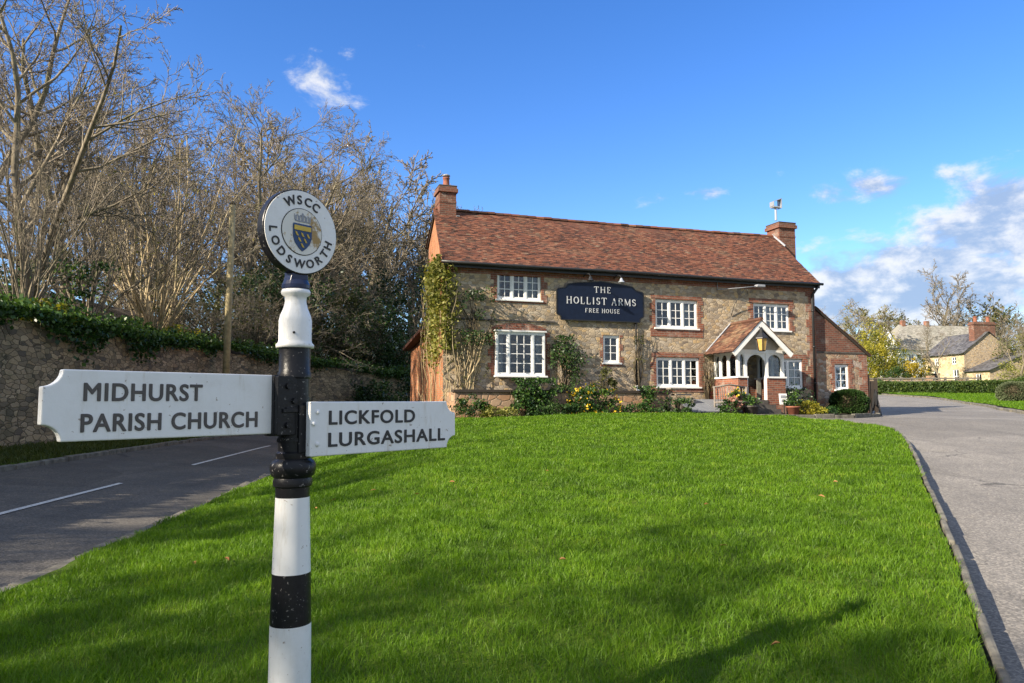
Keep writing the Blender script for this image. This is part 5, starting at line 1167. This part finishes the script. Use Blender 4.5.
for (a, b, c_, d_) in cw:
    mb = MB(); x_ = .08
    for q in ((a, a+.09), (b-.09, b), ((a+b)/2-.04, (a+b)/2+.04)): mb.box(x_, x_+.08, q[0], q[1], c_, d_)
    mb.box(x_+.002, x_+.078, a, b, c_, c_+.09); mb.box(x_+.002, x_+.078, a, b, d_-.09, d_); mb.box(x_+.002, x_+.078, a, b, (c_+d_)/2-.03, (c_+d_)/2+.03)
    f = mb.build('window', 'white_paint', ct); mb = MB(); mb.box(x_+.03, x_+.04, a, b, c_, d_); mb.build('pane', 'glass', f)
mb = MB(); mb.box(.4, .5, .2, FL-.2, -.3, 4); mb.build('interior', 'interior', ct)
# its low extension
cx_w = [(1.2, 2.0, .3, 1.5)]
mb = MB(); wall_x(mb, -3.9, -.01, -.5, 1.75, [(-2.6, -1.7, .25, 1.4)], .02)
mb.add([(.02, -3.9, -.5), (5.6, -3.9, -.5), (5.6, -3.9, 4.0), (.02, -3.9, 1.75)], [(0, 1, 2, 3)], 1); mb.add([(5.6, -3.9, -.5), (5.6, 0, -.5), (5.6, 0, 4.0), (5.6, -3.9, 4.0)], [(0, 1, 2, 3)], 1)
mb.build('extension_wall', ['cottage_stone', 'rubble'], ct)
es = math.atan2(2.3, 5.6)
tile_roof('extension_roof', 'slate', (-.3, .0, 1.68), (0, -1, 0), (math.cos(es), 0, math.sin(es)), (-math.sin(es), 0, math.cos(es)), 4.2, 6.3, ct, .35, .28, .03, 43)
mb = MB(); 
for q in ((-2.6, -2.51), (-1.79, -1.7), (-2.19, -2.11)): mb.box(.1, .18, q[0], q[1], .25, 1.4)
mb.box(.102, .178, -2.6, -1.7, .25, .34); mb.box(.102, .178, -2.6, -1.7, 1.31, 1.4); f = mb.build('window', 'white_paint', ct); mb = MB(); mb.box(.13, .14, -2.6, -1.7, .25, 1.4); mb.build('pane', 'glass', f)
# pale house behind
ph = thing('pale_house', 'pale roofed white house partly hidden behind the stone cottage', 'house', (59.5, 113, 6.0), R(12))
mb = MB(); wall_with_holes(mb, 0, 17, -1, 4.4, [(1.4, 2.4, 2.2, 3.5), (4.0, 5.0, 2.2, 3.5), (1.4, 2.6, -.4, 1.2)], 0, .2); mb.add([(0, 0, -1), (0, 7, -1), (0, 7, 4.4), (0, 3.5, 8.4), (0, 0, 4.4)], [(4, 3, 2, 1, 0)]); mb.add([(17, 0, -1), (17, 7, -1), (17, 7, 4.4), (17, 3.5, 8.4), (17, 0, 4.4)], [(0, 1, 2, 3, 4)]); mb.add([(0, 7, -1), (17, 7, -1), (17, 7, 4.4), (0, 7, 4.4)], [(0, 3, 2, 1)])
mb.build('wall', 'white_paint', ph)
a_ = math.atan2(4.0, 3.5); rf = tile_roof('roof', 'pale_roof', (-.3, -.3, 4.1), (1, 0, 0), (0, math.cos(a_), math.sin(a_)), (0, -math.sin(a_), math.cos(a_)), 17.6, 5.75, ph, .4, .3, .04, 51, left=lambda s: .55*s)
mb = MB(); mb.add([(2.6, 3.5, 8.45), (17.3, 3.5, 8.45), (17.3, 7.3, 4.1), (-.3, 7.3, 4.1)], [(0, 1, 2, 3)]); mb.add([(-.3, -.3, 4.1), (2.7, 3.5, 8.42), (-.3, 7.3, 4.1)], [(0, 1, 2)]); mb.build('rear_slope', 'pale_roof', rf)
for a in (3.2, 7.6): mb = MB(); mb.box(a, a+.6, 3.2, 3.8, 7.9, 9.1); mb.build('chimney', 'brick', ph)
for (a, b, c_, d_) in ((1.4, 2.4, 2.2, 3.5), (4.0, 5.0, 2.2, 3.5), (1.4, 2.6, -.4, 1.2)):
    mb = MB(); mb.box(a, b, .08, .14, c_, c_+.1); mb.box(a, b, .08, .14, d_-.1, d_); mb.box(a, a+.1, .082, .138, c_+.1, d_-.1); mb.box(b-.1, b, .082, .138, c_+.1, d_-.1); mb.box((a+b)/2-.05, (a+b)/2+.05, .082, .138, c_+.1, d_-.1); f = mb.build('window', 'white_paint', ph); mb = MB(); mb.box(a+.1, b-.1, .11, .115, c_+.1, d_-.1); mb.build('pane', 'glass', f)
mb = MB(); mb.box(.3, 16.7, .6, .7, -.9, 4.2); mb.build('interior', 'interior', ph)
# clipped hedge beyond the far lawn
hp = [(30.6, 62.5), (33, 62.0), (37, 61), (41, 60.5), (43.5, 62.5)]
hg = thing('clipped_hedge', 'long low clipped green hedge beyond the far lawn', 'hedge', (30.6, 62.5, Hf(30.6, 62.5)))
rs_ = np.random.RandomState(5); n = 22000; u_ = rs_.rand(n)*4; i_ = np.minimum(u_.astype(int), 3); f_ = u_-i_; hpa = np.array(hp)
C_ = hpa[i_]*(1-f_)[:, None]+hpa[i_+1]*f_[:, None]; hh = .80+.5*(u_/4)**3
fa = rs_.rand(n); off = np.where(fa < .5, -.5+rs_.normal(size=n)*.05, rs_.uniform(-.5, .5, n)); zz = np.where(fa < .5, rs_.rand(n)*hh, hh+rs_.normal(size=n)*.05); zz *= 1+.10*vnoise(u_*9, off+4, 1, 2)
P_ = np.stack([C_[:, 0]-30.6, C_[:, 1]+off-62.5, H(C_[:, 0], C_[:, 1])+zz-Hf(30.6, 62.5)], 1)
V, F_ = leaf_quads(P_, .16, 6, .8); npobj('foliage', V, F_, 'hedge_leaf', hg, rnd=np.clip(.35+.3*rs_.normal(size=n)+.2*(fa > .5), 0, 1))
mb = MB()
for (a, b) in zip(hp[:-1], hp[1:]):
    za, zb_ = Hf(*a)-Hf(30.6, 62.5), Hf(*b)-Hf(30.6, 62.5); mb.beam((a[0]-30.6, a[1]-62.5, za+.32), (b[0]-30.6, b[1]-62.5, zb_+.32), .8, .8)
mb.build('dark_core', 'dark_bark', hg)  # solid dark filler added inside the hedge leaves
# fence behind it
fc = thing('post_and_rail_fence', 'weathered post and rail fence before the stone cottage', 'fence', gp_(868, 72))
o = Vector(fc.location); pts = [Vector(gp_(px, 72+(px-868)*.02)) for px in range(868, 985, 11)]
for k, p in enumerate(pts):
    q = p-o; mb = MB(); mb.box(q.x-.09, q.x+.09, q.y-.09, q.y+.09, q.z-.2, q.z+1.15); mb.build('post', 'old_wood', fc)
for zz in (.35, .70, 1.02):
    mb = MB()
    for a, b in zip(pts[:-1], pts[1:]): mb.beam(a-o+Vector((0, -.1, zz)), b-o+Vector((0, -.1, zz)), .05, .13)
    mb.build('rail', 'old_wood', fc)
gw = thing('garden_wall', 'low pinkish stone garden wall behind the rail fence', 'wall', gp_(880, 76)); mb = MB(); o = Vector(gw.location)
mb.beam((-2, 0, .35), (5.0, .3, .40), .4, .9); mb.beam((5.6, .3, .40), (10.2, .8, .45), .4, .8); mb.build('wall', 'wing_stone', gw); mb = MB(); mb.box(5.02, 5.58, 0, .6, -.2, 1.25); mb.build('pier', 'terrace_stone', gw)
# trees and shrubs of the far side
RG = 'trees behind the cottages'
bare_tree('far0', gp_(944, 138), 20.5, .5, 'tall bare tree rising above the pale house roof', bark_='dark_bark', group=RG)
bare_tree('far1', gp_(986, 135), 16.5, 1.9, 'bare spreading tree behind the brick chimney stack', bark_='dark_bark', group=RG, leaves=('olive_leaf', 900, .5, 70))
bare_tree('tall2', gp_(1012, 128), 12.0, 2.9, 'slender bare tree right of the brick chimney stack', group=RG)
bare_tree('far1', gp_(857, 112), 13.0, .9, 'pale budding tree seen just right of the pub wing roof', group=RG, leaves=('bud_leaf', 1600, .30, 71))
bare_tree('tall3', gp_(838, 120), 11.5, 4.0, 'bare tree peeping above the pub wing roof slope', group=RG)
bare_tree('tall1', gp_(886, 130), 12.5, 3.2, 'budding tree left of the pale house', group=RG, leaves=('bud_leaf', 1500, .34, 72))
bare_tree('far0', gp_(910, 135), 12.0, 5.2, 'dark budding tree behind the pale house left end', group=RG, leaves=('olive_leaf', 1800, .35, 73))
bare_tree('broad0', gp_(1019, 64), 6.6, 2.2, 'brown budding tree at the right frame edge behind the hedge', group=RG, leaves=('vine_leaf', 700, .12, 74))
bare_tree('tall0', gp_(1045, 80), 9.5, 1.2, 'bare tree past the right edge of the extension', group=RG, leaves=('bud_leaf', 500, .2, 75))
bare_tree('broad1', gp_(940, 86), 7.5, 2.2, 'small bare tree before the pale house', group=RG)
for i, (px, d, rx, rz_, lm, num, sz, lab) in enumerate([(868, 88, 2.6, 2.9, 'spring_leaf', 3000, .22, 'yellow green tree beside the pub wing end'), (882, 92, 2.9, 3.8, 'spring_leaf', 3400, .22, 'largest yellow green tree left of the pale house'), (897, 96, 1.8, 2.6, 'spring_leaf', 1800, .22, 'yellow green tree touching the pale house wall'),
   (898, 84, 1.7, 1.2, 'evergreen', 1800, .16, 'dark evergreen shrub left of the golden shrub'), (914, 84, 1.5, 1.6, 'golden_leaf', 1900, .18, 'golden yellow shrub left of the stone cottage'), (923, 88, 1.2, 1.9, 'olive_leaf', 1200, .18, 'olive shrub against the stone cottage left corner'), (1016, 78, 2.2, 1.6, 'vine_leaf', 1600, .18, 'brown yellow shrub before the cottage extension'), (1022, 90, 3.0, 3.0, 'olive_leaf', 2200, .22, 'olive shrub right of the cottage gable'),
   (872, 118, 3.6, 4.0, 'bud_leaf', 2400, .28, 'pale green tree mass behind the yellow trees'), (905, 150, 6, 6, 'olive_leaf', 2600, .42, 'far green tree mass over the pale house left end'), (840, 135, 5, 5.2, 'olive_leaf', 2400, .36, 'far tree mass behind the pub wing roof'), (968, 150, 6, 7.2, 'olive_leaf', 2600, .42, 'far olive tree behind the pale house ridge'), (1030, 150, 7, 6.5, 'olive_leaf', 2600, .42, 'far tree mass at the right frame edge'), (880, 68, .9, .55, 'evergreen', 1200, .12, 'small dark shrub at the left end of the hedge')]):
    p = gp_(px, d); t = bush('leafy_tree' if rz_ > 2.5 else 'garden_shrub', lab, p, rx, rx*.85, rz_, lm, num, sz, 170+i, 'tree' if rz_ > 2.5 else 'shrub', 'greenery around the cottages', 46, .27, .35)
p = gp_(1015, 45); ball('round_shrub', 'grey green round shrub on the far lawn at the right edge', p, 1.0, .9, .66, .58, 'grey_leaf', 7000, .09, 200)
# dark wheelie bin by the cottage door
bi = thing('dustbin', 'small black dustbin by the cottage door', 'bin', gp_(934, 88)); mb = MB(); mb.box(-.45, .45, -.4, .4, 0, 1.2); mb.build('body', 'black_iron', bi, bevel=.05); mb = MB(); mb.box(-.5, .5, -.45, .45, 1.205, 1.32); mb.build('lid', 'black_iron', bi, bevel=.04)

# ------------------------------------------------------------------ the fingerpost
FP = (-.826, 2.86); fz = .18
fp = thing('fingerpost', 'black and white banded cast iron road signpost with two white arms and round finial', 'signpost', (FP[0], FP[1], fz), R(50.2))
fp.rotation_euler = (Matrix.Rotation(R(-.5), 3, 'Y') @ Matrix.Rotation(R(50.2), 3, 'Z')).to_euler()
def Z(z): return z-fz
mb = MB()   # shaft: banded, one lathe per band
prof = [(.0820, -.2, 0), (.0755, Z(.885), 0), (.0755, Z(.885), 1), (.0708, Z(1.072), 1), (.0708, Z(1.072), 0), (.0630, Z(1.352), 0), (.0630, Z(1.352), 1), (.0640, Z(1.39), 1)]
for i in range(0, 8, 2):
    (r0, z0, m0), (r1, z1, m1) = prof[i], prof[i+1]; k = 6
    mb.lathe([(r0+(r1-r0)*j/k, z0+(z1-z0)*j/k) for j in range(k+1)], 40, m0, caps=False)
mb.lathe([(.0665, Z(1.39)), (.072, Z(1.395)), (.074, Z(1.41)), (.070, Z(1.425)), (.080, Z(1.435)), (.0855, Z(1.455)), (.0855, Z(1.475)), (.076, Z(1.49)), (.064, Z(1.497)), (.0655, Z(1.508)), (.0655, Z(1.518)), (.0575, Z(1.525)), (.0575, Z(1.80)), (.063, Z(1.805)), (.063, Z(1.822)), (.059, Z(1.83)), (.0595, Z(1.922))], 40, 1)
mb.lathe([(.063, Z(1.56)), (.063, Z(1.575))], 40, 1); mb.lathe([(.0625, Z(1.715)), (.0625, Z(1.73))], 40, 1)
mb.build('post', ['sign_white', 'sign_black'], fp, True)
o = fp.children[0]; o.modifiers.new('edges', 'EDGE_SPLIT').split_angle = R(38)
mb = MB(); mb.lathe([(.058, Z(1.919)), (.071, Z(1.920)), (.072, Z(1.932)), (.064, Z(1.940)), (.062, Z(1.95)), (.0625, Z(2.025)), (.058, Z(2.045)), (.046, Z(2.075)), (.0405, Z(2.10)), (.0415, Z(2.12)), (.054, Z(2.128)), (.056, Z(2.138)), (.052, Z(2.147)), (.03, Z(2.149))], 40); mb.build('collar', 'sign_white', fp, True)
mb = MB()
for a in (200, 320): q = R(a-50); mb.lathe([(.005, 0), (.005, .004)], 8, c=(.062*math.cos(q), .062*math.sin(q)))
# rivets round the collar
mb = MB()
for a in (-128, -38): mb.tube([(.060*math.cos(R(a)), .060*math.sin(R(a)), Z(1.975)), (.067*math.cos(R(a)), .067*math.sin(R(a)), Z(1.975))], .005, 8)
mb.build('collar_bolt', 'sign_black', fp)
# finial disc
dz0 = Z(2.372); RD = .168
mb = MB(); mb.lathe([(.053, Z(2.148)), (.054, Z(2.165)), (.045, Z(2.185))], 32, 0)
mb.prism([(-.046, Z(2.165)), (.046, Z(2.165)), (.036, Z(2.20)), (.036, Z(2.24)), (-.036, Z(2.24)), (-.036, Z(2.20))], lambda p, q, d: (p, d, q), -.026, .026)
mb.build('finial_neck', 'sign_navy', fp, bevel=.004)
def disc_pts(r, n=72): return [(r*math.cos(2*math.pi*k/n), dz0+r*math.sin(2*math.pi*k/n)) for k in range(n)]
mb = MB(); mb.prism(disc_pts(RD), lambda p, q, d: (p, d, q), -.030, .010); disc = mb.build('finial_disc', 'sign_black', fp, bevel=.004)
mb = MB(); mb.prism(disc_pts(RD-.006), lambda p, q, d: (p, d, q), -.0335, -.0305); mb.build('disc_face', 'sign_white', disc)
mb = MB(); mb.prism(disc_pts(.0925), lambda p, q, d: (p, d, q), -.0350, -.0338); mb.build('ring', 'sign_black', disc)
mb = MB(); mb.prism(disc_pts(.0895), lambda p, q, d: (p, d, q), -.0365, -.0353); mb.build('crest_ground', 'crest_field', disc)
mb = MB()
def put_rot(mb, ch, cap, x, z, ang, y, bold=.028):
    V, F_ = glyph_mesh(ch, cap*(1-2*bold), 0.0, .003); wv = V[:, 0].max(); V[:, 0] -= wv/2; V[:, 1] -= cap*(1-2*bold)/2; c, s_ = math.cos(ang), math.sin(ang)
    bold_add(mb, V, F_, bold*cap, lambda p, q, d: (x+p*c-q*s_, y-d, z+p*s_+q*c))
for ch, a in zip('WSCC', (-26, -6, 12, 30)): a = R(a); put_rot(mb, ch, .036, .1255*math.sin(a), dz0+.1255*math.cos(a), -a, -.0338)
for ch, a in zip('LODSWORTH', (-86, -66, -45, -26, -4, 18, 38, 56, 74)): a = R(a); put_rot(mb, ch, .034, .1265*math.sin(a), dz0-.1265*math.cos(a), a, -.0338)
mb.build('lettering', 'letter_black', disc)
def flat(mb, poly, y, th=.002): mb.prism([(p, dz0+q) for p, q in poly], lambda a, b, d: (a, d, b), y-th, y)
mb = MB(); sh = [(-.043, .024), (-.04, .030), (.04, .030), (.043, .024), (.042, -.022), (.034, -.045), (.018, -.064), (0, -.078), (-.018, -.064), (-.034, -.045), (-.042, -.022)]
flat(mb, sh, -.0367); mb.build('shield', 'shield_blue', disc)
mb = MB(); flat(mb, [(-.038, .004), (.038, .004), (.038, .022), (-.038, .022)], -.0390)
for (x, z) in ((-.026, -.010), (0, -.012), (.026, -.014), (-.013, -.032), (.013, -.034), (0, -.054)): flat(mb, [(x-.008, z+.008), (x-.001, z+.006), (x+.003, z-.001), (x+.008, z-.008), (x+.0, z-.008), (x-.005, z-.001)], -.0390)
mb.build('charges', 'gold', disc)
mb = MB(); flat(mb, [(-.033, .038), (.033, .038), (.033, .043), (-.033, .043)], -.0367)
for x in (-.032, -.016, 0, .016, .032): flat(mb, [(x-.0045, .0432), (x+.0045, .0432), (x+.006, .066), (x+.002, .060), (x-.002, .060), (x-.006, .066)], -.0367)
flat(mb, [(-.010, .060), (.010, .060), (0, .075)], -.0369); mb.build('crown', 'lead', disc)
# arms
def arm(x_in, x_out, z0, z1, yf, yb, label, rows, letter, rivets=(), cut=.052, depth=.054):
    s_ = 1 if x_out > x_in else -1; poly = [(x_in, z0), (x_in, z1)]; n = 8; ex, ez = x_out-s_*depth, cut
    poly += [(ex-s_*.004, z1)]
    for k in range(n+1): a = math.pi/2*k/n; poly.append((ex+s_*depth*(1-math.cos(a))*1.0, z1-ez*math.sin(a)*1.0))
    for k in range(n, -1, -1): a = math.pi/2*k/n; poly.append((ex+s_*depth*(1-math.cos(a)), z0+ez*math.sin(a)))
    poly.append((ex-s_*.004, z0))
    mb = MB(); mb.prism([(p, Z(q)) for p, q in poly], lambda p, q, d: (p, d, q), yf, yb)
    A_ = mb.build('arm', 'sign_white', fp, bevel=.004); A_['label'] = label
    for txt, x0, x1, zb, cap in rows: mb = MB(); put_text(mb, txt, cap, x0, Z(zb), yf-.0004, .030, .0025, x1-x0, 1.10); mb.build('lettering', letter, A_)
    if rivets:
        mb = MB()
        for (x, z) in rivets:
            for r0, y0, r1, y1 in ((.0095, yf, .009, yf-.004), (.009, yf-.004, .004, yf-.008)):
                vs = [(x+r0*math.cos(k*.785), y0, Z(z)+r0*math.sin(k*.785)) for k in range(8)]+[(x+r1*math.cos(k*.785), y1, Z(z)+r1*math.sin(k*.785)) for k in range(8)]
                mb.add(vs, [(k, k+8, (k+1) % 8+8, (k+1) % 8) for k in range(8)]+[tuple(range(8, 16))])
        mb.build('bolt', 'sign_white', A_)
arm(-.088, -.868, 1.594, 1.812, -.016, .016, 'longer left arm reading MIDHURST PARISH CHURCH', [('MIDHURST', -.756, -.377, 1.715, .058), ('PARISH CHURCH', -.761, -.165, 1.620, .058)], 'letter_grey')
arm(.008, .790, 1.505, 1.712, -.095, -.066, 'right arm reading LICKFOLD LURGASHALL', [('LICKFOLD', .092, .54, 1.622, .056), ('LURGASHALL', .090, .722, 1.537, .056)], 'letter_black', [(.040, 1.672), (.022, 1.628), (.040, 1.55)])
mb = MB(); mb.box(-.105, .02, -.052, -.030, Z(1.588), Z(1.808)); mb.box(-.108, -.085, -.03, .03, Z(1.585), Z(1.812)); mb.box(-.02, .06, -.066, -.05, Z(1.52), Z(1.70)); mb.box(-.07, .05, -.058, -.054, Z(1.68), Z(1.692))
mb.box(-.085, .03, -.060, -.052, Z(1.672), Z(1.686))
bk = mb.build('bracket', 'sign_black', fp, bevel=.003)
mb = MB()
for z in (1.77, 1.715, 1.625):
    x = -.062 if z != 1.715 else -.035; vs = [(x+.013*math.cos(k*1.047), -.052, Z(z)+.013*math.sin(k*1.047)) for k in range(6)]+[(x+.011*math.cos(k*1.047), -.062, Z(z)+.011*math.sin(k*1.047)) for k in range(6)]
    mb.add(vs, [(k, (k+1) % 6, (k+1) % 6+6, k+6) for k in range(6)]+[tuple(range(11, 5, -1))])
mb.build('bolt', 'sign_black', bk)
